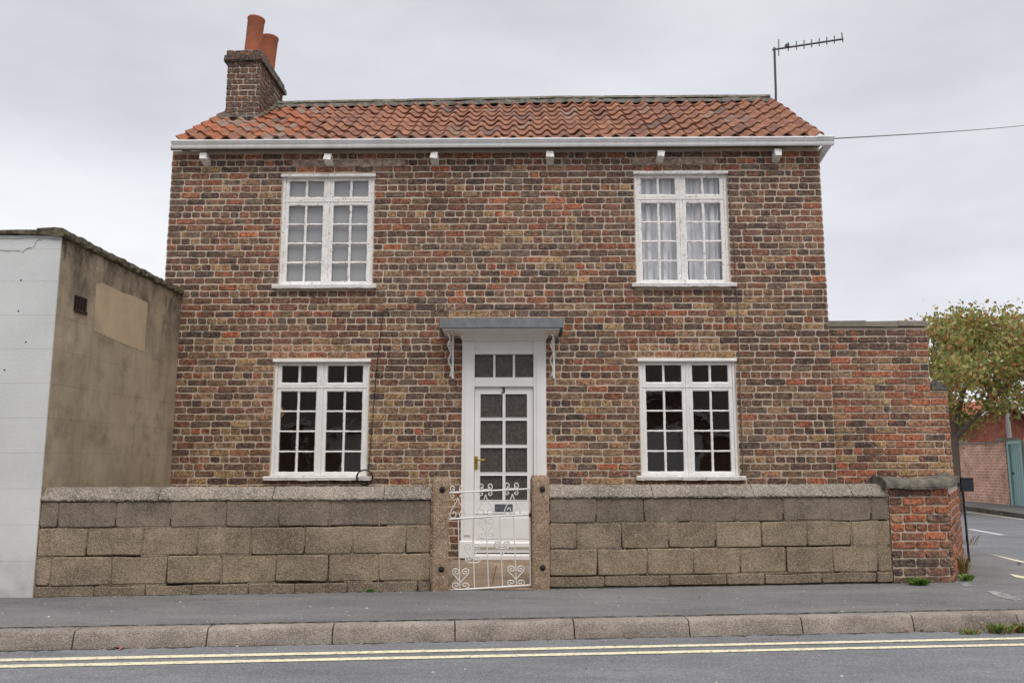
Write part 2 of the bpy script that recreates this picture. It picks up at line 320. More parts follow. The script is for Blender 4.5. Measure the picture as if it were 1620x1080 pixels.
M['opp_brick'] = brick_tex('opposite_brick', (128, 86, 72), (104, 76, 64), (140, 120, 104), dark=(80, 66, 58)); M['opp_tile'] = plain('dark_roof_tiles', (104, 96, 92), .8)
M['door_grey'] = plain('grey_door_panels', (226, 226, 226), .5, var=.05)
g = G('open_ground', .95, .1); M['ground'] = g.col(g.mix(g.noise(.3, 5), lin((86, 92, 66)), lin((112, 108, 86)))).m
M['litter'] = attmat('fallen_leaves', .8, .2)

# ------------------------------------------------------------------ laid bricks and blocks
def piece_mesh(name, Lx, Hz, rng, mat, pts=10, jit=.0035, bev=.006, depth=.02, cr=.009, color=False):
    """one brick: rounded, slightly irregular face (front is -y), bevel ring and sides; centre of the face at the origin"""
    out = []
    a, b = Lx / 2, Hz / 2
    side = max(1, (pts - 8) // 4 + 1)
    corner = [(-a, -b), (a, -b), (a, b), (-a, b)]
    dirs = [(1, 0), (0, 1), (-1, 0), (0, -1)]
    for k in range(4):
        cx, cz = corner[k]; dx, dz = dirs[k]; px, pz = dirs[k - 1]
        r1, r2 = cr * rng.uniform(.5, 1.6), cr * rng.uniform(.5, 1.6)
        out.append((cx - px * r1, cz - pz * r1)); out.append((cx + dx * r2, cz + dz * r2))
        if k in (0, 2):
            out.append((cx + dx * Lx * rng.uniform(.35, .65), cz + rng.uniform(-jit, jit)))
    out = [(x + rng.uniform(-jit, jit) * .7, z + rng.uniform(-jit, jit) * .7) for x, z in out]
    n = len(out); mb = MB()
    ty = [rng.uniform(-.0015, .0015) for _ in range(2)]
    A = [(x * (1 - 2 * bev / Lx), ty[0] * x / a + ty[1] * z / b, z * (1 - 2 * bev / Hz)) for x, z in out]
    B = [(x, bev * .8, z) for x, z in out]; C = [(x, depth, z) for x, z in out]
    fs = [tuple(range(n))] + [(i + o, n + i + o, n + (i + 1) % n + o, (i + 1) % n + o) for o in (0, n) for i in range(n)]
    fs = [fs[0]] + [f[::1] for f in fs[1:]]
    mb.add(A + B + C, fs, None, False)
    for i in range(1, len(mb.sm)): mb.sm[i] = i <= n
    return mb
def variants(name, Lx, Hz, k, mat, **kw):
    rng = random.Random(hash((name, k)) % 9999 if False else len(name) * 31 + k)
    r = []
    for i in range(k):
        mb = piece_mesh(name, Lx, Hz, rng, mat, **kw)
        r.append((mb, mb.mesh(name, mat), Lx, Hz))
    return r
V_STR = variants('brick', .212, .064, 12, M['brick_obj'], jit=.0045, cr=.011); V_HDR = variants('brick', .099, .064, 8, M['brick_obj'], jit=.004, cr=.010)
def pick_variant(wd): return R.choice(V_STR if wd > .15 else V_HDR)
def lay(items, frame, parent, mat_joined, limit=300, name='brick', visible=None):
    """items: (u0,u1,v0,v1,colour); frame: world matrix of the face (x along, -y outward, z up). The pieces that show largest become
    objects of their own under parent, the rest one joined part."""
    sized = []
    for it in items:
        c = frame @ Vector(((it[0] + it[1]) / 2, 0, (it[2] + it[3]) / 2))
        p, q = frame @ Vector((it[0], 0, it[2])), frame @ Vector((it[1], 0, it[3]))
        a, b = project(p), project(q); area = abs(a[0] - b[0]) * abs(a[1] - b[1])
        m = project(c)
        if visible and not visible(*m): area = 0
        if not (0 < m[0] < 1620 and 0 < m[1] < 1080): area = 0
        sized.append((area, it))
    sized.sort(key=lambda s: -s[0])
    joined = MB()
    for i, (ar, (u0, u1, v0, v1, col)) in enumerate(sized):
        mb, me, Lx, Hz = pick_variant(u1 - u0)
        flip = R.choice((1, 1, -1))
        off = R.uniform(-.003, .002)
        W = frame @ Matrix.Translation(((u0 + u1) / 2, off, (v0 + v1) / 2)) @ Matrix.Rotation(R.gauss(0, .006), 4, 'Y') @ Matrix.Diagonal(((u1 - u0) / Lx, 1, (v1 - v0) / Hz, 1))
        if i < limit and ar > 0:
            o = bpy.data.objects.new(name, me); o.color = (*col, 1); link(o, W, parent)
        else:
            n = len(mb.v); joined.add([W @ Vector(p) for p in mb.v], mb.f, col)
            joined.sm[-len(mb.f):] = mb.sm
    if joined.v:
        j = joined.build('brickwork', mat_joined, parent, True); j['kind'] = 'stuff'
PAL = {k: lin(v) for k, v in dict(dark=(93, 72, 66), red=(130, 88, 73), brown=(126, 99, 80), tan=(156, 127, 98), grey=(110, 94, 84), yellow=(176, 144, 102),
       orange=(182, 106, 74), rust=(152, 92, 68), black=(72, 64, 64), soot=(74, 61, 57), pink=(174, 130, 104)).items()}
def colour(weights):
    ks = list(weights); k = R.choices(ks, [weights[q] for q in ks])[0]
    f = R.uniform(.86, 1.14); c = PAL[k]; h = R.uniform(.96, 1.04)
    return (min(1, c[0] * f * h), min(1, c[1] * f), min(1, c[2] * f / h))
def course(u0, u1, v0, v1, kind, off, joint=.0095, cw=None, items=None, holes=(), minw=.035):
    """fills one course with stretchers or headers, cut round the holes"""
    free = [(u0, u1)]
    for (a, b, c, d) in holes:
        if v1 > c + .02 and v0 < d - .02:
            nf = []
            for (p, q) in free:
                if b <= p or a >= q: nf.append((p, q)); continue
                if a > p: nf.append((p, a))
                if b < q: nf.append((b, q))
            free = nf
    Lb = .227 if kind == 's' else .114
    for (p, q) in free:
        x = p - (off % Lb)
        cuts = [p]; x += Lb
        while x < q - .04:
            if x > p + .045: cuts.append(x + R.uniform(-.008, .008) * (1 if kind == 's' else .8))
            x += Lb * R.uniform(.985, 1.015)
        cuts.append(q)
        for a, b in zip(cuts[:-1], cuts[1:]):
            if b - a < minw: continue
            if kind == 's' and R.random() < .05 and b - a > .18:
                m = a + (b - a) * R.choice((.33, .5, .5)); seq = [(a, m), (m, b)]
            else: seq = [(a, b)]
            for s, t in seq:
                jw = joint * R.uniform(.8, 1.25)
                items.append((s + jw / 2, t - jw / 2, v0 + R.uniform(.0, .0025), v1 - R.uniform(0., .0025), cw((s + t) / 2, (v0 + v1) / 2)))

# ------------------------------------------------------------------ street and ground
GZ, RZ = -1.083, -1.2
WB = .12; WA = 6.82 + WB * 3.95                               # garden wall face: y = WA + WB*x
def wallY(x): return WA + WB * x
KB = .112; KA = 5.83
def kerbY(x): return KA + KB * x
def sheet(name, poly, z, mat, thick=0., kind='structure', smooth=False):
    mb = MB(); n = len(poly)
    if thick: mb.prism([(x, y, z - thick) for x, y in poly], (0, 0, thick))
    else: mb.add([(x, y, z) for x, y in poly], [tuple(range(n))])
    return tag(mb.build(name, mat), kind=kind)
sheet('ground', [(-500, -500), (500, -500), (500, 500), (-500, 500)], RZ - .12, M['ground'])
sheet('road', [(-60, -1.2), (60, -1.2), (60, 4), (11.6, 14), (14, 120), (4, 120), (5.0, 9.0), (3.8, kerbY(3.8) + .1), (-60, kerbY(-60) + .1)], RZ, M['road'])
xs = [-14 + .9 * i for i in range(20)]
kc = [(3.75, kerbY(3.75) + .14), (4.35, 6.75), (4.85, 7.5), (5.3, 8.6), (5.55, 10.2), (5.75, 12), (6.9, 40), (7.4, 80)]
pav = [(-14, kerbY(-14) + .13), (3.75, kerbY(3.75) + .13)] + kc[1:] + [(-14, 80)]
mb = MB(); mb.prism([(x, y, GZ - .1) for x, y in pav], (0, 0, .1)); tag(mb.build('pavement', M['pavement']), kind='structure')
def kerb_stone(a, b, parent, h=.112, name='kerb_stone', wd=.125, z0=RZ - .05, mat='kerb'):
    a, b = Vector((*a, 0)), Vector((*b, 0)); d = (b - a).normalized(); nrm = Vector((d.y, -d.x, 0)); ln = (b - a).length - .009
    k = max(2, int(ln / .1)); top = RZ + h
    prof = [(wd, z0), (.0, z0), (-.002, RZ), (.018, top - .022), (.027, top - .007), (.042, top), (wd, top + .002)]
    vs = []; n = len(prof)
    for i in range(k + 1):
        e = i in (0, k); q = a + d * (.0045 + ln * i / k)
        for y, z in prof:
            jj = .0035; s = .006 if e and z > RZ else 0
            p = q - nrm * (y + R.uniform(-jj, jj) + s * .6); p.z = z + R.uniform(-jj, jj) * .6 - s * .5; vs.append(p)
    fs = [(i * n + j, i * n + j + 1, (i + 1) * n + j + 1, (i + 1) * n + j) for i in range(k) for j in range(n - 1)]
    m = MB(); m.add(vs, [f[::-1] for f in fs], None, True); m.add(vs[:n], [tuple(range(n))]); m.add(vs[-n:], [tuple(range(n))[::-1]])
    return m.build(name, M[mat], parent)
mb = MB(); mb.prism([(-14, kerbY(-14) + .02, RZ - .1), (3.7, kerbY(3.7) + .02, RZ - .1), (3.7, kerbY(3.7) + .12, RZ - .1), (-14, kerbY(-14) + .12, RZ - .1)], (0, 0, .14))
kb = tag(mb.build('kerb', M['joint']), kind='structure')
def kpx(px): d = ray(px, 1003 - 28 * px / 1620); t = KA / (d.y - KB * d.x); return d.x * t
jx = [kpx(p) for p in (115, 327, 526, 720, 909, 1091, 1270, 1446, 1612)]
allj = [jx[0] - .915 * k for k in range(10, 0, -1)] + jx
for a, b in zip(allj[:-1], allj[1:]): kerb_stone((a, kerbY(a)), (b, kerbY(b)), kb)
pts = [(jx[-1] + .01, kerbY(jx[-1]))] + kc[1:6]
for (a, b) in zip(pts[:-1], pts[1:]): kerb_stone(a, b, kb, h=.113)
for k in range(12):
    y0 = 12 + k * 2; kerb_stone((5.75 + (y0 - 12) * .041, y0), (5.75 + (y0 - 10) * .041, y0 + 2), kb, h=.113)
# moss and dirt gathered in the joints of the pavement
def ragged_strip(name, P, w0, w1, mat, kind='stuff'):
    mb = MB(); vs = []
    for (x, y, z) in P: a, b = R.uniform(0, w0), R.uniform(w0 * .3, w1) * R.choice((.4, 1, 1, 1.6)); vs += [(x, y + a * .2, z), (x, y - b, z)]
    mb.add(vs, [(2 * i, 2 * i + 1, 2 * i + 3, 2 * i + 2) for i in range(len(P) - 1)]); o = mb.build(name, mat); o['kind'] = kind; return o
g = G('pavement_dirt', .95, .1); M['dirt'] = g.col(g.mix(g.ramp(g.noise(25, 5, .7), (.4, 0.), (.65, 1.)), lin((62, 58, 50)), lin((98, 96, 74)))).bump(g.noise(90, 4), .6, .008).m
ragged_strip('moss_line', [(x, wallY(x) + .012, GZ + .003) for x in [-4 + .03 * i for i in range(258)]], .03, .035, M['dirt'])
ragged_strip('moss_line', [(x, kerbY(x) + .15, GZ + .003) for x in [-6 + .03 * i for i in range(325)]], .012, .02, M['dirt'])
ragged_strip('gutter_dirt', [(x, kerbY(x) + .01, RZ + .002) for x in [-6 + .04 * i for i in range(250)]], .03, .035, M['dirt'])
gr = MB(); rg_ = random.Random(21)
for i in range(420):
    x = rg_.uniform(-4, 5); t_ = rg_.random(); z0 = GZ
    if t_ < .5: y = kerbY(x) + .16 + rg_.random() * 1.25
    elif t_ < .8: y = kerbY(x) - rg_.random() ** 2 * .3; z0 = RZ
    else: y = kerbY(x) - .2 - rg_.random() * 1.6; z0 = RZ
    r_ = rg_.uniform(.003, .009) if i > 14 else .013; sh_ = rg_.choice(((168, 164, 156), (150, 140, 126), (196, 192, 186), (104, 92, 78))); a_ = rg_.uniform(0, 6)
    pts_ = [(x + r_ * rg_.uniform(.6, 1.2) * math.cos(a_ + k_ * 1.571), y + r_ * rg_.uniform(.6, 1.2) * math.sin(a_ + k_ * 1.571), z0 + .001) for k_ in range(4)]
    gr.add(pts_ + [(x, y, z0 + r_ * .7)], [(0, 1, 4), (1, 2, 4), (2, 3, 4), (3, 0, 4)], lin(sh_))
o = gr.build('grit', attmat('grit', .9, .1), None, True); o['kind'] = 'stuff'
# double yellow lines
for nm, pl in (('yellow_line', ((-60, None),)),):
    for y0, y1 in ((1041.2, 1045.6), (1051.0, 1055.6)):
        P = []
        for px, f in ((0, 0.), (1620, 1.)):
            sl = -34 * f
            P.append((atZ(px, y0 + sl, RZ + .004), atZ(px, y1 + sl * 1.04, RZ + .004)))
        (a0, a1), (b0, b1) = P
        ext = lambda p, q, t: p + (q - p) * t
        N = 60; mb = MB(); vs = []
        for i in range(N + 1):
            t = -.9 + 2.0 * i / N
            o, u = ext(a0, b0, t), ext(a1, b1, t); o.z = u.z = RZ + .004
            vs += [o + Vector((0, R.uniform(-.003, .003), 0)), u + Vector((0, R.uniform(-.003, .003), 0))]
        mb.add(vs, [(2 * i, 2 * i + 1, 2 * i + 3, 2 * i + 2) for i in range(N)])
        tag(mb.build('yellow_line', M['yellow']), kind='structure')
# side road markings and far pavement
far_k = [(10.2, 12), (10.65, 18), (11.1, 21.6), (12.6, 45)]
mb = MB(); mb.prism([(x, y, RZ - .1) for x, y in far_k + [(40, 45), (40, 12)]], (0, 0, .2)); tag(mb.build('far_pavement', M['pavement']), kind='structure')
fk = tag(MB().prism([(x - .0, y, RZ - .1) for x, y in far_k] + [(x + .1, y, RZ - .1) for x, y in far_k[::-1]], (0, 0, .208)).build('far_kerb', M['kerb']), kind='structure')
def strip(name, a, b, wd, mat):
    a, b = Vector((*a, RZ + .004)), Vector((*b, RZ + .004)); n = (b - a).normalized().cross(Vector((0, 0, 1))) * wd / 2
    return tag(MB().add([a - n, a + n, b + n, b - n], [(0, 1, 2, 3)]).build(name, mat), kind='structure')
for (x0, y0, x1, y1) in ((7.9, 14.0, 8.0, 15.2), (8.15, 17.2, 8.25, 18.4), (8.4, 20.4, 8.5, 21.6), (8.6, 23.6, 8.7, 24.8)): strip('road_marking', (x0, y0), (x1, y1), .1, M['whiteline'])
strip('yellow_line', (9.95, 12), (10.8, 21.6), .07, M['yellow']); strip('yellow_line', (5.95, 9.0), (6.25, 14), .07, M['yellow'])
# yellow strip and pale scuff on the pavement by the corner
def decal(name, pxs, z, mat): return tag(MB().add([atZ(x, y, z) for x, y in pxs], [tuple(range(len(pxs)))]).build(name, mat), kind='structure')
decal('yellow_line', [(1596, 907), (1640, 914), (1650, 920), (1606, 912)], GZ + .004, M['yellow'])
g = G('chalky_scuff', .9, .1); sc_c = g.mix(g.ramp(g.noise(22, 6, .75), (.45, 0.), (.62, 1.)), lin((116, 116, 118)), lin((176, 174, 170))); M['scuff'] = g.col(sc_c).m
decal('pavement_scuff', [(1560, 934), (1582, 935), (1616, 947), (1608, 950), (1575, 942)], GZ + .003, M['scuff'])
decal('pavement_scuff', [(1518, 922), (1530, 920), (1538, 926), (1526, 927)], GZ + .003, M['scuff'])

# ------------------------------------------------------------------ the brick house
FY = 9.3; HX0, HX1 = -4.18, 3.48; HZ0, HZ1 = GZ - .05, 3.66
BY = 12.62; RY, RZL, RZR = 10.97, 5.0, 5.06
house = thing('brick_house', 'two-storey old brick cottage with red pantile roof, white windows and central white door', 'house', (-.35, FY, GZ))
WIN = [(-2.85, -1.755, 1.98, 3.36), (1.30, 2.385, 1.985, 3.375), (-2.855, -1.76, -.205, 1.158), (1.305, 2.40, -.2, 1.158)]
DOOR = (-.70, .25, -1.083, 1.41)
holes = [(a + .005, b - .005, c + .03, d - .01) for a, b, c, d in WIN] + [(DOOR[0] + .01, DOOR[1] - .01, DOOR[2] - .02, DOOR[3])]
def holed_wall(mb, x0, x1, z0, z1, y0, y1, holes):
    X = sorted({x0, x1} | {v for h in holes for v in h[:2]}); Z = sorted({z0, z1} | {v for h in holes for v in h[2:]})
    Z = [z for z in Z if z0 <= z <= z1]
    def solid(i, k):
        if not (0 <= i < len(X) - 1 and 0 <= k < len(Z) - 1): return False
        cx, cz = (X[i] + X[i + 1]) / 2, (Z[k] + Z[k + 1]) / 2
        return not any(a < cx < b and c < cz < d for a, b, c, d in holes)
    for i in range(len(X) - 1):
        for k in range(len(Z) - 1):
            if not solid(i, k): continue
            a, b, c, d = X[i], X[i + 1], Z[k], Z[k + 1]
            mb.add([(a, y0, c), (b, y0, c), (b, y0, d), (a, y0, d)], [(0, 1, 2, 3)])
            mb.add([(a, y1, c), (b, y1, c), (b, y1, d), (a, y1, d)], [(3, 2, 1, 0)], mi=1)
            for (di, dk, q) in ((-1, 0, [(a, c), (a, d)]), (1, 0, [(b, d), (b, c)]), (0, -1, [(b, c), (a, c)]), (0, 1, [(a, d), (b, d)])):
                if not solid(i + di, k + dk):
                    (p0, p1) = q
                    mb.add([(p0[0], y0, p0[1]), (p1[0], y0, p1[1]), (p1[0], y1, p1[1]), (p0[0], y1, p0[1])], [(0, 1, 2, 3)])
mb = MB(); holed_wall(mb, HX0 + .003, HX1 - .003, HZ0, HZ1, FY + .005, FY + .22, holes)
wall = mb.build('wall', [M['mortar'], M['interior']], house)
PITCH = .0791; items = []; Z0 = .972 - .0395 - 26 * PITCH
W_UP = dict(dark=.24, red=.24, brown=.17, tan=.07, grey=.15, yellow=.03, orange=.012, rust=.09, black=.05)
W_LO = dict(dark=.14, red=.15, brown=.2, tan=.2, grey=.13, yellow=.08, orange=.015, rust=.07, black=.04, pink=.07)
W_ED = dict(dark=.34, red=.2, brown=.1, tan=.02, grey=.14, yellow=.01, orange=.01, rust=.06, black=.16)
W_LIN = dict(tan=.3, pink=.32, yellow=.25, rust=.1, orange=.03)
W_TOP = dict(red=.3, rust=.3, dark=.2, brown=.2, orange=.05)
def house_colour(u, v):
    for i, (a, b, c, d) in enumerate(WIN):
        if a - .06 < u < b + .06 and d < v < d + (.1 if i < 2 else .19): return colour(W_TOP if i < 2 else W_LIN)
    if v > 3.45: return colour(W_ED if R.random() < .6 else W_TOP)
    t = min(1, max(0, (2.0 - v) / 1.6)) 
    ed = max(0, (u - 2.5) / 1.0); e2 = max(0, (-3.3 - u) / .9) * .4
    if .27 < u < .75 and v < 1.0 and R.random() < .3: return colour(dict(black=.5, dark=.5))
    r = R.random()
    if r < max(ed * .75, e2): return colour(W_ED)
    return colour(W_LO if R.random() < t else W_UP)
k = 0; z = Z0
holes_b = [(a - .0, b + .0, c + .02, d - .005) for a, b, c, d in WIN] + [(DOOR[0], DOOR[1], DOOR[2] - .1, DOOR[3] + .02)]
while z + PITCH < HZ1 + .02:
    kind = 'h' if k % 4 == 2 else 's'
    off = {0: .0, 1: .1135, 2: .057, 3: .06}[k % 4] + R.uniform(-.02, .02)
    course(HX0 + .002, HX1 - .002, z + .005, z + PITCH - .005, kind, off, cw=house_colour, items=items, holes=holes_b)
    z += PITCH; k += 1
lay(items, Matrix.Translation((0, FY, 0)), wall, M['brick_att'], visible=lambda x, y: y < 772)
# rough cement band above the upper windows
def smear(x0, x1, z0, z1, y, parent, mat, name, n=26):
    mb = MB(); top = [(x0 + (x1 - x0) * i / n, y, z1 + R.uniform(-.015, .012)) for i in range(n + 1)]; bot = [(x0 + (x1 - x0) * i / n, y, z0 + R.uniform(-.012, .015)) for i in range(n + 1)]
    mb.add(bot + top, [(i, i + 1, n + 2 + i, n + 1 + i) for i in range(n)])
    tb = [(p[0], p[1] + .02, p[2]) for p in bot]; tt = [(p[0], p[1] + .02, p[2]) for p in top]
    mb.add(bot + tb, [(i + 1, i, n + 1 + i, n + 2 + i) for i in range(n)]); mb.add(top + tt, [(i, i + 1, n + 2 + i, n + 1 + i) for i in range(n)])
    return mb.build(name, mat, parent)
smear(-2.72, -1.40, 3.45, 3.535, FY - .004, house, M['warmcement'], 'cement_patch'); smear(1.28, 2.25, 3.455, 3.53, FY - .004, house, M['warmcement'], 'cement_patch')
# the other walls, floors
body = MB()
for x0, x1 in ((HX0, HX0 + .22), (HX1 - .22, HX1)):
    rz = RZL if x0 < 0 else RZR
    body.prism([(x0, FY + .222, HZ0), (x0, BY, HZ0), (x0, BY, 3.62), (x0, RY, rz - .1), (x0, FY + .222, 3.62)], (x1 - x0, 0, 0))
gab = body.build('gable_walls', M['mortar'], house)
MB().box(HX0 + .222, HX1 - .222, BY - .22, BY, HZ0, 3.62).build('rear_wall', M['interior'], house)
MB().box(HX0 + .222, HX1 - .222, FY + .223, BY - .223, 1.45, 1.65).box(HX0 + .222, HX1 - .222, FY + .223, BY - .223, HZ0, GZ + .03).box(-1.1, -1.0, FY + .224, BY - .224, GZ + .03, 1.45).box(.6, .7, FY + .224, BY - .224, GZ + .03, 1.45).box(-.2, -.1, FY + .224, BY - .224, 1.65, 3.6).build('floors', M['interior'], house)
# bricks on the gables (right one can be seen from the side)
def simple_bricks(frame, u0, u1, v0, v1, wts, parent, clip=None):
    it = []; kk = 0; zz = v0
    while zz + PITCH < v1:
        course(u0, u1, zz + .005, zz + PITCH - .005, 'h' if kk % 4 == 2 else 's', (.0, .1135, .057, .06)[kk % 4], cw=lambda a, b: colour(wts), items=it); zz += PITCH; kk += 1
    if clip: it = [q for q in it if clip(q)]
    return it
fr = Matrix.Translation((HX1 + .0075, 0, 0)) @ Matrix.Rotation(math.pi / 2, 4, 'Z')
it = simple_bricks(fr, FY + .012, BY, Z0, 5.0, W_UP, None, lambda q: q[3] < 3.62 + max(0, (1 - abs((q[0] + q[1]) / 2 - RY) / (RY - FY))) * 1.36)
lay(it, fr, gab, M['brick_att'], limit=0)
fr = Matrix.Translation((HX0 - .0075, 0, 0)) @ Matrix.Rotation(-math.pi / 2, 4, 'Z')
it = simple_bricks(fr, -BY, -FY - .012, Z0, 5.0, W_UP, None, lambda q: q[3] < 3.62 + max(0, (1 - abs(-(q[0] + q[1]) / 2 - RY) / (RY - FY))) * 1.32)
lay(it, fr, gab, M['brick_att'], limit=0)

# roof of pantiles
TX0, TX1 = -4.05, 3.475; EZ, EYv = 3.703, 9.115
roofp = MB(); T0 = Vector((0, EYv, EZ - .075))
roofp.prism([(TX0 + .06, EYv + .16, EZ + .06), (TX0 + .06, RY, RZL - .1), (TX0 + .06, BY + .2, 3.62), (TX0 + .06, BY + .2, 3.58), (TX0 + .06, RY, RZL - .16), (TX0 + .06, EYv + .16, EZ + .02)], (TX1 - TX0 - .12, 0, 0))
roof = roofp.build('roof', M['brown'], house)
ROWS, COLS = 8, 38
tp = (TX1 - TX0) / COLS
def tile_mesh(rng):
    mb = MB(); wd = tp * 1.14; ln = .34; S = 18; T = 3; th = .017
    def prof(u):      # u 0..1 over the cover width: trough, then roll on the right
        return .056 * ((1 + math.cos(2 * math.pi * (u - .86))) / 2) ** 1.45 - .02
    top = []; bot = []
    wob = rng.uniform(-.003, .003)
    for j in range(T + 1):
        for i in range(S + 1):
            u = i / S * 1.14 - .07; x = (u - .5) * tp; v = -j / T * ln
            z = prof(u) + wob * u
            top.append((x, -v, z + (rng.uniform(-.001, .001)))); bot.append((x, -v, z - th))
    n = S + 1; q = len(top); fs = []
    for j in range(T):
        for i in range(S):
            a = j * n + i; fs.append((a, a + 1, a + n + 1, a + n))
    mb.add(top + bot, fs + [(q + f[3], q + f[2], q + f[1], q + f[0]) for f in fs], None, True)
    m2 = [(i, q + i, q + i + 1, i + 1) for i in range(S)]
    side = [(j * n, (j + 1) * n, q + (j + 1) * n, q + j * n) for j in range(T)] + [(j * n + S, q + j * n + S, q + (j + 1) * n + S, (j + 1) * n + S) for j in range(T)]
    mb.add(top + bot, m2 + side)
    return mb.mesh('roof_tile', M['tile'])
tiles = [tile_mesh(random.Random(50 + i)) for i in range(6)]
spare = MB(); cnt = 0
slope_len = math.hypot(RY - EYv, RZR - EZ); gauge = (slope_len - .06) / ROWS
for r in range(ROWS):
    for c in range(COLS):
        x = TX0 + (c + .5) * tp; f = (x - TX0) / (TX1 - TX0); rz = (RZL + (RZR - RZL) * min(1, f * 1.6)) - .05
        ang = math.atan2(rz - EZ, RY - EYv); s = r * gauge
        # stack passes through the roof at the left end
        y = EYv + math.cos(ang) * s; zt = EZ + math.sin(ang) * s
        if r >= 6 and x < -3.5 and y > 10.25: continue
        sag = -.012 * math.sin(math.pi * f) + .006 * math.sin(f * 21 + r)
        W = Matrix.Translation((x + R.uniform(-.006, .006), y, zt + .035 + sag)) @ Matrix.Rotation(ang - .074 + R.gauss(0, .008), 4, 'X') @ Matrix.Rotation(R.gauss(0, .012), 4, 'Z') @ Matrix.Rotation(R.gauss(0, .02), 4, 'Y')
        if r == ROWS - 1: W = W @ Matrix.Diagonal((1, .78, 1, 1))
        base = R.choices([(145, 100, 79), (138, 96, 78), (151, 106, 81), (128, 92, 79), (142, 114, 98), (116, 92, 82)], [.32, .28, .22, .1, .05, .03])[0]
        if x < -2.6: base = R.choices([base, (160, 100, 72), (142, 120, 108)], [.5, .35, .15])[0]
        ff = R.uniform(.9, 1.1); col = tuple(q * ff for q in lin(base))
        o = bpy.data.objects.new('roof_tile', R.choice(tiles)); o.color = (*col, 1)
        if cnt < 300: link(o, W, roof); cnt += 1
        else:
            me = o.data; spare.add([W @ v.co for v in me.vertices], [tuple(p.vertices) for p in me.polygons], None, True); bpy.data.objects.remove(o)
if spare.v:
    g = G('red_pantile_joined', .75, .25); g.col(g.mix(g.noise(20, 5), lin((150, 92, 72)), lin((184, 116, 88)))); o = spare.build('tile_remainder', g.m, roof); o['kind'] = 'stuff'
# ridge: cement bed with ridge tiles
def ridge_z(x): return RZL + (RZR - RZL) * min(1, (x - TX0) / (TX1 - TX0) * 1.6)
mb = MB(); N = 70; vs = []
for i in range(N + 1):
    x = -3.47 + (HX1 - .02 + 3.47) * i / N; z = ridge_z(x)
    for (yy, zz) in ((-.17, -.135), (-.12, -.06), (-.04, -.02), (.04, -.02), (.14, -.1)): vs.append((x, RY + yy + R.uniform(-.012, .012), z + zz + R.uniform(-.012, .012)))
mb.add(vs, [(i * 5 + j, (i + 1) * 5 + j, (i + 1) * 5 + j + 1, i * 5 + j + 1) for i in range(N) for j in range(4)], None, True); mb.build('ridge_bed', M['darkcement'], roof)
x = -3.46
while x < HX1 - .1:
    x1 = min(x + .46, HX1 + .0); mb = MB(); z0, z1 = ridge_z(x) + R.uniform(-.004, .004), ridge_z(x1) + R.uniform(-.004, .004); vs = []
    for (xx, zz) in ((x + .003, z0), (x1 - .003, z1)):
        for q in range(9):
            a = math.pi * (q / 8) ; vs.append((xx, RY - .115 * math.cos(a), zz - .045 + .065 * math.sin(a)))
    mb.add(vs, [(q, q + 1, 10 + q, 9 + q) for q in range(8)], None, True); mb.add(vs[:9], [tuple(range(9))]); mb.add(vs[9:], [tuple(range(9))[::-1]])
    g = mb.build('ridge_tile', M['ridge'], roof); x = x1
# flashing of cement at the foot of the stack
# ------------------------------------------------------------------ chimney
CX0, CX1, CY0, CY1 = -3.93, -3.48, 10.21, 11.22
mb = MB(); mb.box(CX0 + .008, CX1 - .008, CY0 + .008, CY1 - .008, 4.1, 5.25); stack = mb.build('chimney', M['mortar'], house)
W_CH = dict(dark=.35, soot=.45, red=.08, black=.12)
for fr, u0, u1, cl in ((Matrix.Translation((0, CY0, 0)), CX0, CX1, lambda q: q[2] > 4.38),
                   (Matrix.Translation((CX1, 0, 0)) @ Matrix.Rotation(math.pi / 2, 4, 'Z'), CY0 + .01, CY1, lambda q: q[3] > 3.7 + .73 * ((q[0] + q[1]) / 2 - 9.2)),
                   (Matrix.Translation((CX0, 0, 0)) @ Matrix.Rotation(-math.pi / 2, 4, 'Z'), -CY1, -CY0 - .01, lambda q: True)):
    it = simple_bricks(fr, u0, u1, 4.46 - 6 * PITCH, 5.27, W_CH, None, cl); lay(it, fr, stack, M['brick_att'], limit=60 if u0 == CX0 or u0 > 9 else 0)
mb = MB(); mb.box(CX0 - .035, CX1 + .035, CY0 - .035, CY1 + .035, 5.255, 5.33, j=.008); mb.box(CX0 - .012, CX1 + .012, CY0 - .012, CY1 + .012, 5.332, 5.40); cap = mb.build('chimney_cap', M['darkcement'], stack)
it = []
for (a, b) in ((-3.965, -3.74), (-3.735, -3.56), (-3.555, -3.445)): it.append((a + .005, b - .005, 5.258, 5.328, colour(W_CH)))
lay(it, Matrix.Translation((0, CY0 - .044, 0)), stack, M['brick_att'], limit=9)
it = []
for (a, b) in ((-3.94, -3.83), (-3.825, -3.6), (-3.595, -3.47)): it.append((a + .005, b - .005, 5.334, 5.405, colour(W_CH)))
lay(it, Matrix.Translation((0, CY0 - .02, 0)), stack, M['brick_att'], limit=9)
mb = MB(); mb.lathe((-3.70, 10.47, 5.395), [(.24, 0), (.2, .05), (.14, .09), (.1, .1)], 14); mb.lathe((-3.70, 10.98, 5.395), [(.24, 0), (.2, .05), (.14, .08), (.1, .09)], 14); mb.build('flaunching', M['cement'], stack)
def pot(x, y, z, h, r, lean):
    mb = MB(); mb.lathe((0, 0, 0), [(r * .96, 0), (r * .97, h * .5), (r, h * .93), (r * 1.06, h * .955), (r * 1.07, h * .985), (r * 1.02, h), (r * .86, h), (r * .8, h * .8), (r * .8, .1)], 28)
    m = Matrix.Translation((x, y, z)) @ Matrix.Rotation(lean, 4, 'Y'); mb.v = [tuple(m @ Vector(p)) for p in mb.v]
    return mb.build('chimney_pot', M['terracotta'], stack)
pot(-3.70, 10.47, 5.43, .58, .112, .07); pot(-3.655, 10.95, 5.43, .57, .112, .07)
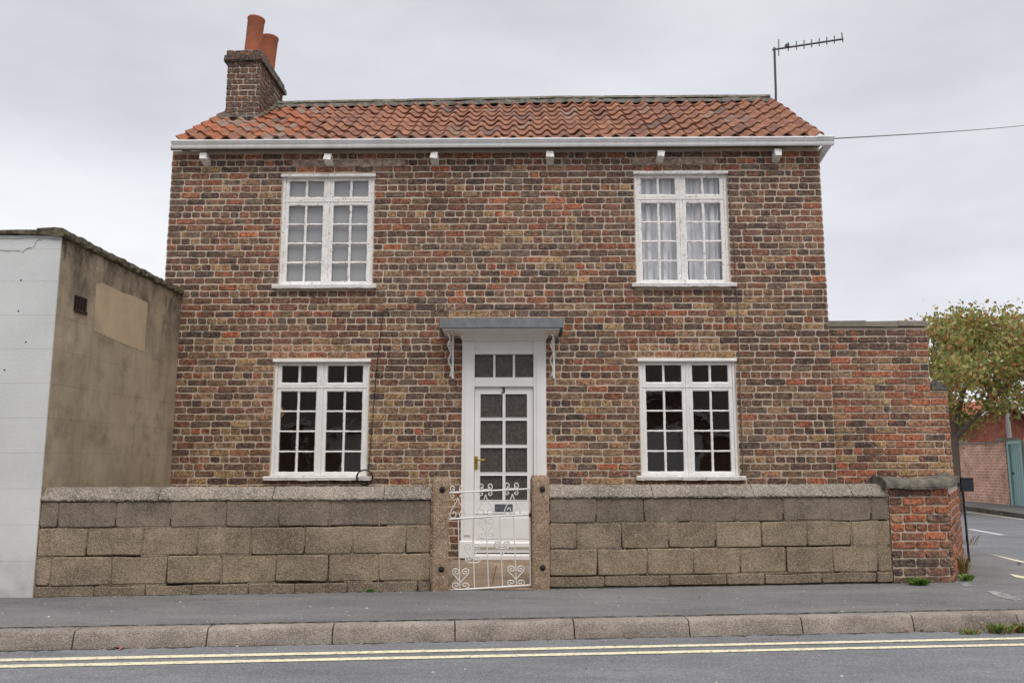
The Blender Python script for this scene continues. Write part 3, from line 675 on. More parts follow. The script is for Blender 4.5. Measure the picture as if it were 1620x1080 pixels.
# cement flashing round the stack foot
mb = MB(); vs = []
path = [(CX0 - .02, CY0 - .03), (CX0 + .2, CY0 - .05), (CX1 + .03, CY0 - .05), (CX1 + .05, CY0 + .2), (CX1 + .04, RY - .2), (CX1 + .03, RY)]
P2 = []
for a, b in zip(path[:-1], path[1:]):
    for t in range(6): P2.append(tuple(a[q] + (b[q] - a[q]) * t / 6 for q in (0, 1)))
cc = ((CX0 + CX1) / 2, 10.9)
for (x, y) in P2:
    zr = EZ + (ridge_z(x) - .05 - EZ) * (y - EYv) / (RY - EYv)
    dx, dy = (x - cc[0]), (y - cc[1]); n = math.hypot(dx, dy); dx /= n; dy /= n
    ww = .02 + R.uniform(-.02, .025)
    vs += [(x + dx * ww, y + dy * ww, zr + .055 + dy * ww * .72), (x, y, zr + .07 + R.uniform(-.02, .02)), (x - dx * .03, y - dy * .03, zr + .09 + R.uniform(-.01, .02))]
mb.add(vs, [(i * 3 + j, (i + 1) * 3 + j, (i + 1) * 3 + j + 1, i * 3 + j + 1) for i in range(len(P2) - 1) for j in range(2)]); mb.build('flashing', M['darkcement'], stack)

# ------------------------------------------------------------------ gutter and rafter ends
GX0, GX1 = -4.115, 3.53; GZc = 3.655
def gut_prof():
    return [(-.02, .0), (-.05, -.02), (-.078, -.022), (-.086, -.006), (-.09, .014), (-.084, .018), (-.098, .026), (-.108, .042), (-.102, .047), (-.116, .053), (-.116, .066), (-.112, .07), (-.105, .066), (-.08, .01), (-.03, .006), (.0, .016), (.004, .02), (.006, .0)]
def extrude_prof(mb, prof, x0, x1, y, z, n=1):
    k = len(prof)
    vs = [(x0 + (x1 - x0) * i / n, y + p, z + q) for i in range(n + 1) for p, q in prof]
    mb.add(vs, [(i * k + j, i * k + (j + 1) % k, (i + 1) * k + (j + 1) % k, (i + 1) * k + j) for i in range(n) for j in range(k)])
    mb.add(vs[:k], [tuple(range(k))]); mb.add(vs[-k:], [tuple(range(k))[::-1]])
GY = FY - .095
mb = MB(); extrude_prof(mb, gut_prof(), GX0, GX1, GY, GZc - .01, 12); gut = mb.build('gutter', M['gutter'], house)
for px in (420, 612, 957, 1190, 1275):
    x = atY(px, 236, GY - .11).x; mb = MB(); pr = [(p * 1.06 - .001, q * 1.05 - .002) for p, q in gut_prof()]; extrude_prof(mb, pr, x - .008, x + .008, GY, GZc - .01); mb.build('gutter_clip', M['gutter'], gut)
x = atY(798, 236, GY - .11).x; mb = MB(); pr = [(p * 1.07 - .001, q * 1.07 - .003) for p, q in gut_prof()]; extrude_prof(mb, pr, x - .045, x - .03, GY, GZc - .01); extrude_prof(mb, [(p * 1.03, q * 1.03) for p, q in gut_prof()], x - .03, x + .03, GY, GZc - .01); extrude_prof(mb, pr, x + .03, x + .045, GY, GZc - .01); mb.build('gutter_joint', M['gutter'], gut)
mb = MB(); pr = [(p * 1.08 - .001, q * 1.1 - .002) for p, q in gut_prof()]; extrude_prof(mb, pr, GX1 - .14, GX1 + .06, GY, GZc - .01); mb.build('gutter_end', M['gutter'], gut)
mb = MB(); mb.prism([(HX1 + .01, FY - .12, 3.64), (HX1 + .01, FY - .08, 3.60), (HX1 + .01, FY + .3, 3.50), (HX1 + .01, FY + .3, 3.64)], (.1, 0, 0))
mb.v = [(x - (.045 if z < 3.62 and x > HX1 + .05 else 0), y, z) for x, y, z in mb.v]; mb.build('eaves_end', M['peel'], house)
MB().bbox(HX0, HX1, FY - .055, FY - .02, 3.655, 3.70).build('fascia_board', M['brown'], house)
for px, py in ((323, 247), (519, 248), (687, 246), (870, 244), (1045, 243), (1230, 241)):
    p = atY(px, py + 1, 9.2); mb = MB(); s = .042
    rr = R.uniform(-.25, .25)
    mb.box(-s, s, -.0, .16, -s, s, j=.006)
    m = Matrix.Translation((p.x, FY - .135, p.z)) @ Matrix.Rotation(-.25, 4, 'X') @ Matrix.Rotation(rr * .4, 4, 'Y'); mb.v = [tuple(m @ Vector(q)) for q in mb.v]; mb.build('rafter_end', M['peel'], house)

# ------------------------------------------------------------------ windows
def ragged(mb, a0, a1, b0, b1, y0, y1, vert, jit=.004, step=.03):
    """glazing bar or rail with a chipped, wavering edge: long axis a, across b"""
    n = max(2, int((a1 - a0) / step)); vs = []
    for i in range(n + 1):
        t = a0 + (a1 - a0) * i / n
        for (bb, yy) in ((b0, y1), (b0 - R.uniform(-.2, 1) * jit, y0 + .004), (b0 + (b1 - b0) * .3, y0), (b0 + (b1 - b0) * .7, y0), (b1 + R.uniform(-.2, 1) * jit, y0 + .004), (b1, y1)):
            vs.append((bb, yy, t) if vert else (t, yy, bb))
    fs = [(i * 6 + j, i * 6 + j + 1, (i + 1) * 6 + j + 1, (i + 1) * 6 + j) for i in range(n) for j in range(5)]
    mb.add(vs, fs if vert else [f[::-1] for f in fs])
def window(idx, mat, jit, extra_label=None):
    x0, x1, z0, z1 = WIN[idx]
    fy = FY + .022
    fr = MB()
    w_ = x1 - x0; jm = .034; mid = (x0 + x1) / 2
    zt, zb = z1 - .036, z0 + .045
    fr.bbox(x0, x0 + jm, fy, fy + .09, zb, zt); fr.bbox(x1 - jm, x1, fy, fy + .09, zb, zt)
    fr.bbox(mid - .014, mid + .014, fy + .004, fy + .09, zb, zt)
    fr.bbox(x0 - .012, x1 + .012, FY - .022, fy + .085, zt + .001, z1, .006)
    win = fr.build('window', mat, house)
    zsplit = zb + (zt - zb) * .778
    MB().bbox(x0 + jm + .001, x1 - jm - .001, fy + .001, fy + .08, zsplit - .006, zsplit + .006, .002).build('transom', M['white'], win)
    mb = MB(); L = .055; n = 20; pr = []
    sx0, sx1 = x0 - .055, x1 + .055
    for i in range(n + 1):
        x = sx0 + (sx1 - sx0) * i / n; j = R.uniform(-.006, .003) if 0 < i < n else 0
        pr += [(x, fy + .08, z0 + .002), (x, FY - .058 - j * .4, z0 + j), (x, FY - .064 - j * .4, z0 + .034), (x, FY - .052, z0 + .042), (x, fy + .08, zb - .001)]
    mb.add(pr, [(i * 5 + q, i * 5 + q + 1, i * 5 + 6 + q, i * 5 + 5 + q) for i in range(n) for q in range(4)] ); flip(mb); mb.add(pr[:5], [tuple(range(5))[::-1]]); mb.add(pr[-5:], [tuple(range(5))]); mb.build('sill', M['peel'], win)
    for s, (a, b) in enumerate(((x0 + jm + .003, mid - .017), (mid + .017, x1 - jm - .003))):
        for tier, (c, d, rows) in enumerate(((zsplit + .008, zt - .002, 1), (zb + .002, zsplit - .008, 4))):
            st = .042; rt, rb = (.03, .048) if tier == 0 else (.036, .045)
            sy0, sy1 = fy + .006, fy + .05
            sm = MB()
            ragged(sm, c, d, a, a + st, sy0, sy1, True, jit * .8); ragged(sm, c, d, b - st, b, sy0, sy1, True, jit * .8)
            ragged(sm, a + st, b - st, d - rt, d, sy0 + .001, sy1, False, jit); ragged(sm, a + st, b - st, c, c + rb, sy0 + .001, sy1, False, jit)
            sash = sm.build('sash', mat, win)
            gx0, gx1, gz0, gz1 = a + st, b - st, c + rb, d - rt
            gm = MB(); m_ = (gx0 + gx1) / 2; bw = .011
            ragged(gm, gz0, gz1, m_ - bw, m_ + bw, sy0 + .008, sy1 - .004, True, jit)
            for r in range(1, rows):
                zz = gz0 + (gz1 - gz0) * r / rows
                for (p, q) in ((gx0, m_ - bw), (m_ + bw, gx1)): ragged(gm, p, q, zz - .008, zz + .008, sy0 + .010, sy1 - .006, False, jit)
            gm.build('glazing_bar', mat, win)
            for r in range(rows):
                za, zc = gz0 + (gz1 - gz0) * r / rows, gz0 + (gz1 - gz0) * (r + 1) / rows
                for (p, q) in ((gx0 - .004, m_), (m_, gx1 + .004)):
                    pm = MB(); t1, t2 = R.gauss(0, .0012), R.gauss(0, .0012); yy = fy + .034
                    pm.add([(p, yy - t1 - t2, za), (q, yy + t1 - t2, za), (q, yy + t1 + t2, zc), (p, yy - t1 + t2, zc)], [(0, 1, 2, 3)])
                    pm.build('pane', M['glass'], win)
    # plastered reveal and mortar fillet
    return win
for i, (m, j) in enumerate(((M['peel'], .007), (M['peel'], .007), (M['white'], .004), (M['white'], .0035))): window(i, m, j)
# an added grey sheet and the curtains hang inside: things of their own
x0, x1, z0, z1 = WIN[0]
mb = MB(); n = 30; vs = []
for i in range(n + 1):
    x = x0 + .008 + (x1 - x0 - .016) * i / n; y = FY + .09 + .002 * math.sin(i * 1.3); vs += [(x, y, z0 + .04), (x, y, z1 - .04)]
mb.add(vs, [(2 * i, 2 * i + 2, 2 * i + 3, 2 * i + 1) for i in range(n)], None, True); tag(mb.build('added_grey_sheet', M['grey_sheet']), 'plain grey sheet added behind the upper left window for its sky-like grey', 'grey_sheet')  # grey sheet added inside, giving these panes a flat sky-like grey
def curtain(x0, x1, z0, z1, ph, lab, gather):
    mb = MB(); n, k = 60, 12; vs = []
    for j in range(k + 1):
        t = j / k
        for i in range(n + 1):
            s = i / n; x = x0 + (x1 - x0) * s; x += gather * t * t * (s - .5) * (x1 - x0)
            a = 1 + .6 * t
            y = FY + .128 + 1.0 * a * (.016 * math.sin(s * 38 + ph + .6 * math.sin(t * 3)) + .012 * math.sin(s * 17 + ph * 2) + .01 * math.sin(s * 71 + t * 2))
            vs.append((x, y, z1 + (z0 - z1) * t + .012 * math.sin(s * 9 + ph) * t))
    w = n + 1
    mb.add(vs, [(j * w + i, (j + 1) * w + i, (j + 1) * w + i + 1, j * w + i + 1) for j in range(k) for i in range(n)], None, True)
    return tag(mb.build('net_curtain', M['net']), lab, 'curtain', 'net curtains in the upper right window')
x0, x1, z0, z1 = WIN[1]; xm = (x0 + x1) / 2
curtain(x0 + .02, xm + .03, z0 + .05, z1 - .035, .3, 'left white net curtain hanging behind the upper right window', -.12); curtain(xm + .035, x1 - .02, z0 + .04, z1 - .035, 2.1, 'right white net curtain hanging behind the upper right window', -.2)
# small card leaning in the lower left window
p = atY(443, 657, FY + .075)
tag(MB().add([p + Vector((0, 0, .0)), p + Vector((.0, 0, .1)), p + Vector((.012, 0, .1)), p + Vector((.055, 0, .02)), p + Vector((.0, 0, -.035))], [(0, 4, 3, 2, 1)]).add([p + Vector((0, .004, .0)), p + Vector((.0, .004, .1)), p + Vector((.012, .004, .1)), p + Vector((.055, .004, .02)), p + Vector((.0, .004, -.035))], [(0, 1, 2, 3, 4)]).build('paper_card', plain('tan_card', (190, 158, 112), .8)), 'small tan card stuck inside a left pane of lower left window', 'card')

# ------------------------------------------------------------------ door, surround and canopy
dx0, dx1 = DOOR[0], DOOR[1]
def Xd(px): return atY(px, 740, FY).x
def Zd(py): return atY(795, py, FY).z
pw = .140; sy = FY - .025
mb = MB(); mb.bbox(dx0, dx0 + pw, sy, FY + .12, GZ + .03, 1.36, .008); mb.bbox(dx1 - pw, dx1, sy, FY + .12, GZ + .03, 1.36, .008)
for a, b in ((dx0 + .035, dx0 + pw - .035), (dx1 - pw + .035, dx1 - .035)): mb.bbox(a, b, sy - .012, sy, GZ + .28, 1.18, .003)
mb.bbox(dx0 - .012, dx0 + pw + .006, sy - .012, FY + .11, GZ + .03, GZ + .22, .008); mb.bbox(dx1 - pw - .006, dx1 + .012, sy - .012, FY + .11, GZ + .03, GZ + .22, .008)
sur = mb.build('door_surround', M['white_door'], house)
ix0, ix1 = dx0 + pw, dx1 - pw
mb = MB(); mb.prism([(dx0, sy - .004, 1.361), (dx1, sy - .004, 1.361), (dx1 + .035, sy - .05, 1.425), (dx0 - .035, sy - .05, 1.425)], (0, .12, 0)); flip(mb)
mb.bbox(ix0 + .001, ix1 - .001, sy + .018, FY + .1, Zd(553), 1.361, .004); mb.bbox(ix0 + .001, ix1 - .001, sy + .008, FY + .1, Zd(560.5), Zd(553) - .001, .004); mb.bbox(ix0 + .001, ix1 - .001, sy + .004, FY + .1, Zd(612), Zd(597), .006)
mb.build('door_head', M['white_door'], sur)
tz0, tz1 = Zd(597) + .001, Zd(560.5) - .001
tw = (ix1 - ix0) / 3
mb = MB()
for k in (1, 2): mb.bbox(ix0 + tw * k - .012, ix0 + tw * k + .012, sy + .03, FY + .07, tz0, tz1, .004)
mb.build('fanlight_bar', M['white_door'], sur)
for k in range(3): MB().box(ix0 + tw * k + (.013 if k else .001), ix0 + tw * (k + 1) - (.013 if k < 2 else .001), FY + .04, FY + .046, tz0, tz1).build('fanlight_pane', M['obscured'], sur)
ly0, ly1 = FY + .012, FY + .055
lz0, lz1 = GZ + .09, Zd(612) - .004
a0, a1, b0, b1 = Xd(759.5), Xd(795), Xd(799.5), Xd(834)
pr = [(Zd(660), Zd(623)), (Zd(703), Zd(665)), (Zd(746.5), Zd(708)), (Zd(790.5), Zd(752))]
mb = MB()
hl = [(a, b, c, d) for c, d in pr for a, b in ((a0, a1), (b0, b1))]
holed_wall(mb, ix0 + .004, ix1 - .004, lz0, lz1, ly0, ly1, hl)
leaf = mb.build('door', [M['white_door'], M['white_door']], house)
for a, b, c, d in hl: MB().box(a - .003, b + .003, ly0 + .016, ly0 + .022, c - .003, d + .003).build('pane', M['obscured'], leaf)
mb = MB()
for a, b, c, d in hl:
    for q in ((a - .006, a, c, d), (b, b + .006, c, d), (a - .006, b + .006, d, d + .006), (a - .006, b + .006, c - .006, c)): mb.box(q[0], q[1], ly0 - .004, ly0 + .002, q[2], q[3])
mb.build('glazing_bead', M['white_door'], leaf)
mb = MB(); mb.bbox(ix0 + .01, ix1 - .01, ly0 - .03, ly0, Zd(866), Zd(857), .012); mb.bbox(ix0 + .02, ix1 - .02, ly0 - .008, ly0, Zd(812.5), Zd(810), .002); mb.build('weatherboard', M['white_door'], leaf)
mb = MB(); mb.bbox(ix0 + .03, ix1 - .03, ly0 - .006, ly0 - .0005, Zd(852), Zd(818), .004); mb.build('lower_panel', M['white_door'], leaf)
mb = MB(); mb.bbox(Xd(783), Xd(811), ly0 - .008, ly0 - .001, Zd(809), Zd(797), .003); lb = mb.build('letterbox', M['slate_letter'], leaf)
mb = MB(); hx = Xd(753); mb.bbox(hx - .02, hx + .02, ly0 - .01, ly0, Zd(742), Zd(721), .004); mb.tube([(hx + .004, ly0 - .01, Zd(727)), (hx + .004, ly0 - .05, Zd(727)), (hx + .05, ly0 - .055, Zd(727.3)), (hx + .1, ly0 - .055, Zd(727))], .009, 8); mb.tube([(hx, ly0 - .01, Zd(736)), (hx, ly0 - .016, Zd(736))], .008, 8); mb.build('handle', M['brass'], leaf)
cu = bpy.data.curves.new('digit', 'FONT'); cu.body = '3'; cu.size = .095; cu.extrude = .003; cu.offset = .003; cu.align_x = 'CENTER'
to = bpy.data.objects.new('digit', cu); dg = bpy.context.evaluated_depsgraph_get(); COL.objects.link(to); bpy.context.view_layer.update()
me = bpy.data.meshes.new_from_object(to.evaluated_get(bpy.context.evaluated_depsgraph_get())); bpy.data.objects.remove(to)
me.materials.clear(); me.materials.append(M['rust']); me.name = 'house_number'; o = bpy.data.objects.new('house_number', me)
link(o, Matrix.Translation((Xd(796), ly0 - .004, Zd(621.3))) @ Matrix.Rotation(math.pi / 2, 4, 'X'), leaf)
# door step and threshold
mb = MB(); mb.bbox(dx0 + .05, dx1 - .05, FY - .03, FY + .3, GZ - .05, GZ + .075, .012); mb.build('threshold', M['white_door'], house)
mb = MB(); mb.box(ix0 - .01, ix1 + .01, FY + .062, FY + .2, GZ + .05, 1.4); mb.build('hall_screen', M['interior'], house)
for nm, y0, y1, zt in (('door_step', 8.85, 9.262, -1.062),):
    mb = MB(); mb.bbox(-.78, .36, y0, y1, GZ - .2, zt, .02); mb.build(nm, M['step'], house)
# lead-topped canopy
mb = MB()
CZ0, CZ1 = 1.462, 1.565
rc = [(-.945, FY), (-.945, 8.99), (-.93, 8.94), (-.89, 8.925), (.385, 8.925), (.425, 8.94), (.44, 8.99), (.44, FY)]
mb.prism([(x, y, CZ0) for x, y in rc], (0, 0, CZ1 - CZ0)); mb.v = [(x, y, z + (.03 * (y - 8.92) / .38 if z > 1.5 else 0)) for x, y, z in mb.v]
canopy = mb.build('door_canopy', M['lead'], house)
mb = MB(); mb.prism([(-.90, 8.965, CZ0 - .02), (.395, 8.965, CZ0 - .02), (.395, FY - .002, CZ0 - .042), (-.90, FY - .002, CZ0 - .042)], (0, 0, .018)); flip(mb); mb.build('soffit', M['white_door'], canopy)
for bx in (-.81, .342):
    mb = MB(); zt, zb = CZ0 - .03, .935
    mb.box(bx - .012, bx + .012, FY - .022, FY - .01, zb, zt - .002); mb.box(bx - .012, bx + .012, 9.0, FY - .024, zt - .014, zt - .002)
    pts = []
    for i in range(25):
        t = i / 24; y = FY - .02 - .26 * t ** 1.3; zz = zb + .02 + (zt - zb - .05) * (t ** .75); pts.append((bx - .028 + .014 * math.sin(t * 16), y, zz))
    mb.tube(pts, .009, 6)
    sp = [(bx - .02 + .01 * math.sin(i), FY - .1 + .055 * (1 - i / 22) * math.cos(i * .55), zt - .13 + .055 * (1 - i / 22) * math.sin(i * .55)) for i in range(20)]
    mb.tube(sp, .007, 6); mb.build('bracket', M['peel'], canopy)

# ------------------------------------------------------------------ aerial, cables
t = thing('tv_aerial', 'grey rooftop television aerial on a thin mast at the right gable', 'aerial', (3.64, 11.3, 4.75))
mb = MB(); mb.tube([(3.63, 11.3, 4.7), (3.655, 11.3, 5.3), (3.665, 11.3, 5.97)], .017, 8); mb.build('mast', M['metal'], t)
B0, B1 = atY(1222, 79, 11.3), atY(1334, 62, 11.3); mb = MB(); mb.tube([B0, B1], .014, 6); mb.build('boom', M['metal'], t)
for px, up, dn in ((1232, 15, 11), (1247, 8, 6), (1260, 8, 6), (1272, 7.5, 6), (1284, 7, 6), (1296, 7, 5.5), (1308, 7, 5), (1320, 7, 5)):
    f = (px - 1222) / 112.; py = 79 - 17 * f; mb = MB(); mb.tube([atY(px, py - up, 11.3), atY(px, py + dn, 11.3)], .0075, 6); mb.build('element', M['metal'], t)
mb = MB(); mb.tube([atY(1331.5, 52, 11.3), atY(1333.5, 67, 11.3)], .008, 6); mb.build('element', M['metal'], t)
q = atY(1245, 72, 11.3); mb = MB(); mb.box(q.x - .025, q.x + .025, 11.27, 11.33, q.z - .03, q.z + .012); mb.build('dipole_box', M['metal'], t)
mb = MB(); a, b = Vector((3.60, FY - .17, 3.70)), ray(1690, 190) * 27
mb.tube([a + (b - a) * (i / 24) + Vector((0, 0, -.22 * (i / 24) * (1 - i / 24))) for i in range(25)], .008, 5)
tag(mb.build('overhead_cable', M['wire']), 'thin grey overhead cable running right from the gutter corner', 'cable')
pe = b.copy(); pe.z = RZ
tp_ = MB().tube([(pe.x, pe.y + .15, RZ), (pe.x, pe.y + .15, b.z + .5)], [.15, .11], 12).build('telegraph_pole', M['bark']); tag(tp_, 'wooden telegraph pole carrying the far end of the overhead cable', 'pole')
def wire(name, pts, r, mat, lab):
    P = []
    for a, b in zip(pts[:-1], pts[1:]):
        for k in range(5): P.append(Vector(a) + (Vector(b) - Vector(a)) * k / 5 + Vector((R.uniform(-.003, .003), 0, R.uniform(-.003, .003))))
    P.append(Vector(pts[-1])); return tag(MB().tube(P, r, 5).build(name, mat), lab, 'cable')
wire('wall_cable', [(.3, FY - .012, 1.735), (-.3, FY - .012, 1.742), (-.7, FY - .012, 1.722), (-.934, FY - .012, 1.722), (-1.371, FY - .012, 1.735), (-1.58, FY - .012, 1.737), (-1.61, FY - .012, 1.715), (-1.631, FY - .012, 1.6), (-1.681, FY - .012, .996), (-1.716, FY - .012, .352), (-1.74, FY - .014, -.105)], .004, M['black'], 'thin black cable running over the brick wall beside lower left window')
wire('wall_cable', [(2.388, FY - .012, 3.44), (2.443, FY - .012, 2.384), (2.444, FY - .012, 1.497), (2.438, FY - .012, .633), (2.441, FY - .012, -.19)], .005, M['wire'], 'grey cable running straight down the wall by both right windows')
mb = MB()
for k, (rx, rz, oy) in enumerate(((.088, .082, 0), (.083, .086, .008), (.09, .078, -.006))):
    P = [(-1.772 + rx * math.cos(a) + .004 * k, FY - .09 + oy + .01 * math.sin(a * 2), -.172 + rz * math.sin(a)) for a in [2 * math.pi * i / 28 for i in range(29)]]
    mb.tube(P, .0055, 5)
mb.tube([(-1.74, FY - .014, -.105), (-1.75, FY - .05, -.1), (-1.77, FY - .085, -.093)], .005, 5)
tag(mb.build('cable_coil', M['black']), 'loose coil of black cable on the lower left window sill', 'cable')

# ------------------------------------------------------------------ side extension wall
EX0, EX1, EX2, EY = 3.485, 4.607, 4.79, FY + .045
ext = thing('brick_side_wall', 'taller mixed orange and dark brick wall stepping down right of the cottage', 'wall', (4.1, EY, GZ))
mb = MB(); mb.box(EX0 + .0, EX1 - .004, EY + .008, EY + .23, GZ - .05, 1.52); mb.box(EX1 - .004, EX2 - .004, EY + .008, EY + .23, GZ - .05, .80); core = mb.build('core', M['mortar'], ext)
W_EX = dict(dark=.14, red=.15, brown=.04, tan=.17, yellow=.2, orange=.2, rust=.2, black=.06, pink=.12)
W_EXT = dict(dark=.45, red=.2, rust=.12, black=.13, grey=.1)
it = []; z = GZ - .03; k = 0
while z + PITCH < 1.53:
    xr = (EX2 if z + PITCH < .82 else EX1) - .002
    xr += R.uniform(-.008, .012)
    course(EX0 + .004, xr, z + .0052, z + PITCH - .0052, 's', .1135 * (k % 2) + R.uniform(-.04, .04), cw=lambda a, b: colour(W_EXT if b > 1.17 else W_EX), items=it); z += PITCH; k += 1
lay(it, Matrix.Translation((0, EY, 0)), core, M['brick_att'], limit=300)
fr = Matrix.Translation((EX1 + .004, 0, 0)) @ Matrix.Rotation(math.pi / 2, 4, 'Z')
lay(simple_bricks(fr, EY + .01, EY + .23, .86, 1.52, W_EX, None), fr, core, M['brick_att'], limit=0)
fr = Matrix.Translation((EX2 + .004, 0, 0)) @ Matrix.Rotation(math.pi / 2, 4, 'Z')
lay(simple_bricks(fr, EY + .01, EY + .23, GZ, .8, W_EX, None), fr, core, M['brick_att'], limit=0)
mb = MB(); xs_ = [EX0 + .006, 3.92, 4.28, EX1 + .01]
for a, b in zip(xs_[:-1], xs_[1:]):
    m2 = MB(); m2.box(a, b - .006, EY - .02, EY + .25, 1.528, 1.592, j=.006); m2.build('coping_stone', M['cement'], ext)
mb = MB(); P = [(EX1 + .006, .805), (EX1 + .008, .87), (EX1 + .05, .905), (EX1 + .1, .895), (EX1 + .16, .85), (EX2 + .02, .805)]
mb.prism([(x, EY - .012, z) for x, z in P], (0, .25, 0)); mb.build('step_stone', M['darkcement'], ext)

# ------------------------------------------------------------------ garden wall of concrete blocks
ang = math.atan(WB); WD = Matrix.Translation((0, WA, 0)) @ Matrix.Rotation(ang, 4, 'Z')
ca = math.cos(ang)
def wpx(px, py=850):
    d = ray(px, py); t = WA / (d.y - WB * d.x); return (d.x * t) / ca
def wall_z(px, py):
    d = ray(px, py); t = WA / (d.y - WB * d.x); return d.z * t
BV = {}
def block(u0, u1, v0, v1, parent, mat, tilt=.0):
    mb = piece_mesh('concrete_block', u1 - u0, v1 - v0, R, M[mat], jit=.006, bev=.009, depth=.06, cr=.012)
    W = WD @ Matrix.Translation(((u0 + u1) / 2, R.uniform(-.006, .006), (v0 + v1) / 2)) @ Matrix.Rotation(tilt + R.gauss(0, .003), 4, 'Y') @ Matrix.Rotation(R.gauss(0, .004), 4, 'Z')
    o = bpy.data.objects.new('concrete_block', mb.mesh('concrete_block', M[mat])); return link(o, W, parent)
def garden_wall(lab, u0, u1, zl, rows, foot):
    c = WD @ Vector(((u0 + u1) / 2, 0, GZ)); t = thing('garden_wall', lab, 'wall', c, 'low concrete block garden walls')
    mb = MB(); vs = []
    m = MB(); m.box(u0 + .004, u1 - .004, .022, .2, GZ - .1, zl[0] + .02); m.v = [tuple(WD @ Vector(p)) for p in m.v]; m.build('joint_bed', M['joint'], t)
    pt = MB()
    for r, cuts in enumerate(rows):
        zt, zb = zl[r], zl[r + 1]
        for a, b in zip(cuts[:-1], cuts[1:]):
            grey = r == 0
            gap = R.choice((.003, .003, .004, .009)); block(a + .003, b - .003, zb + gap, zt - .003, t, 'block_grey' if grey else 'block')
            if R.random() < .85:
                p, q = sorted((R.uniform(a, b), R.uniform(a, b))); p = a if R.random() < .6 else p; q = b if R.random() < .6 else q
                if gap < .008 or R.random() < .3: pt.box(p, q, .006, .03, zb - .007, zb + .009, j=.002)
            if R.random() < .85 and b < u1 - .05: pt.box(b - .007, b + .007, .006, .03, zb + (.07 if R.random() < .3 else 0), zt, j=.002)
    pt.v = [tuple(WD @ Vector(p)) for p in pt.v]; pt.build('pointing', M['footing'], t)
    # footing course
    x = u0
    while x < u1 - .1:
        x1 = min(u1, x + R.uniform(.35, .6)); 
        if u1 - x1 < .1: x1 = u1
        mb = piece_mesh('footing_block', x1 - x - .004, foot, R, None, jit=.006, bev=.008, depth=.06)
        W = WD @ Matrix.Translation(((x + x1) / 2, -.004 + R.uniform(-.006, .01), zl[3] - foot / 2 - .006))
        link(bpy.data.objects.new('footing_block', mb.mesh('footing_block', M['footing'])), W, t); x = x1
    # roughcast coping
    x = u0 - .0
    while x < u1 - .05:
        x1 = min(u1, x + .93)
        if u1 - x1 < .25: x1 = u1
        n = max(6, int((x1 - x) / .022)); vs = []; pf = [(.20, -.0), (-.012, -.001), (-.016, .012), (.0, .035), (.025, .062), (.05, .088), (.075, .104), (.115, .11), (.16, .085), (.215, .02)]
        for i in range(n + 1):
            xx = x + .003 + (x1 - x - .006) * i / n
            for (yy, zz) in pf:
                jj = .005 if zz > .01 else .003
                vs.append(WD @ Vector((xx, yy + R.uniform(-jj, jj), zl[0] + .001 + zz * (1.0) + R.uniform(-jj, jj))))
        k = len(pf); mb = MB(); mb.add(vs, [(i * k + j, i * k + (j + 1) % k, (i + 1) * k + (j + 1) % k, (i + 1) * k + j) for i in range(n) for j in range(k)], None, False); flip(mb)
        mb.add(vs[:k], [tuple(range(k))]); mb.add(vs[-k:], [tuple(range(k))[::-1]]); mb.build('coping_stone', M['coping'], t); x = x1
    return t
ZL = (-.322, -.540, -.770, -1.0)
LU0, LU1, RU0, RU1 = wpx(60), wpx(682), wpx(869), wpx(1409)
rows = [[LU0] + [wpx(p, 810) for p in (92, 183, 270, 358, 441, 522, 600)] + [LU1], [LU0] + [wpx(p) for p in (137, 225, 312, 398, 482, 558, 642)] + [LU1], [LU0] + [wpx(p, 905) for p in (80, 175, 263, 350, 436, 519, 599)] + [LU1]]
garden_wall('grey and tan concrete block garden wall left of the gate, between painted building and gatepost', LU0, LU1, ZL, rows, .085)
rows = [[RU0] + [wpx(p, 810) for p in (943, 1019, 1092, 1165, 1239, 1313, 1378)] + [RU1], [RU0] + [wpx(p) for p in (912, 984, 1058, 1132, 1205, 1277, 1347)] + [RU1], [RU0] + [wpx(p, 890) for p in (945, 1024, 1097, 1171, 1245, 1318, 1389)] + [RU1]]
garden_wall('grey and tan concrete block garden wall right of the gate, ending at the brick pillar', RU0, RU1, (-.315, -.530, -.755, -.98), rows, .085)
# gate posts
def post(pa, pb, top, lab):
    ua, ub = wpx(pa, 845), wpx(pb, 845); c = WD @ Vector(((ua + ub) / 2, .03, GZ)); t = thing('gate_post', lab, 'gatepost', c, 'concrete gateposts')
    n = 26; mb = MB(); vs = []; a, b = ua + .003, ub - .003; y0, y1 = -.045, .1; ch = .014
    for i in range(n + 1):
        z = GZ - .1 + (top - GZ + .1) * i / n; e = .012 if i == n else 0
        for (x, y) in ((a + ch, y0), ((a + b) / 2, y0), (b - ch, y0), (b, y0 + ch), (b, y1), (a, y1), (a, y0 + ch)):
            vs.append(WD @ Vector((x + R.uniform(-.0025, .0025) + (e if x < (a + b) / 2 else -e), y + R.uniform(-.0025, .0025) + (e if y < 0 else 0), z)))
    mb.add(vs, [(i * 7 + j, i * 7 + (j + 1) % 7, (i + 1) * 7 + (j + 1) % 7, (i + 1) * 7 + j) for i in range(n) for j in range(7)]); mb.add(vs[-7:], [tuple(range(7))]); mb.build('shaft', M['post'], t)
    for z in (-.236, -.9):
        m = MB(); cx = (a + b) / 2 + .012
        m.lathe((0, 0, 0), [(.0, .012), (.012, .012), (.014, .006), (.024, .006), (.026, .0), (.026, -.01)], 12)
        W = WD @ Matrix.Translation((cx, y0 - .002, z)) @ Matrix.Rotation(math.pi / 2, 4, 'X'); m.v = [tuple(W @ Vector(p)) for p in m.v]; m.build('socket_bolt', M['rust'], t)
post(683, 710, -.128, 'pebbled concrete gatepost on the left side of the white gate'); post(841, 869, -.118, 'pebbled concrete gatepost on the right side of the white gate')
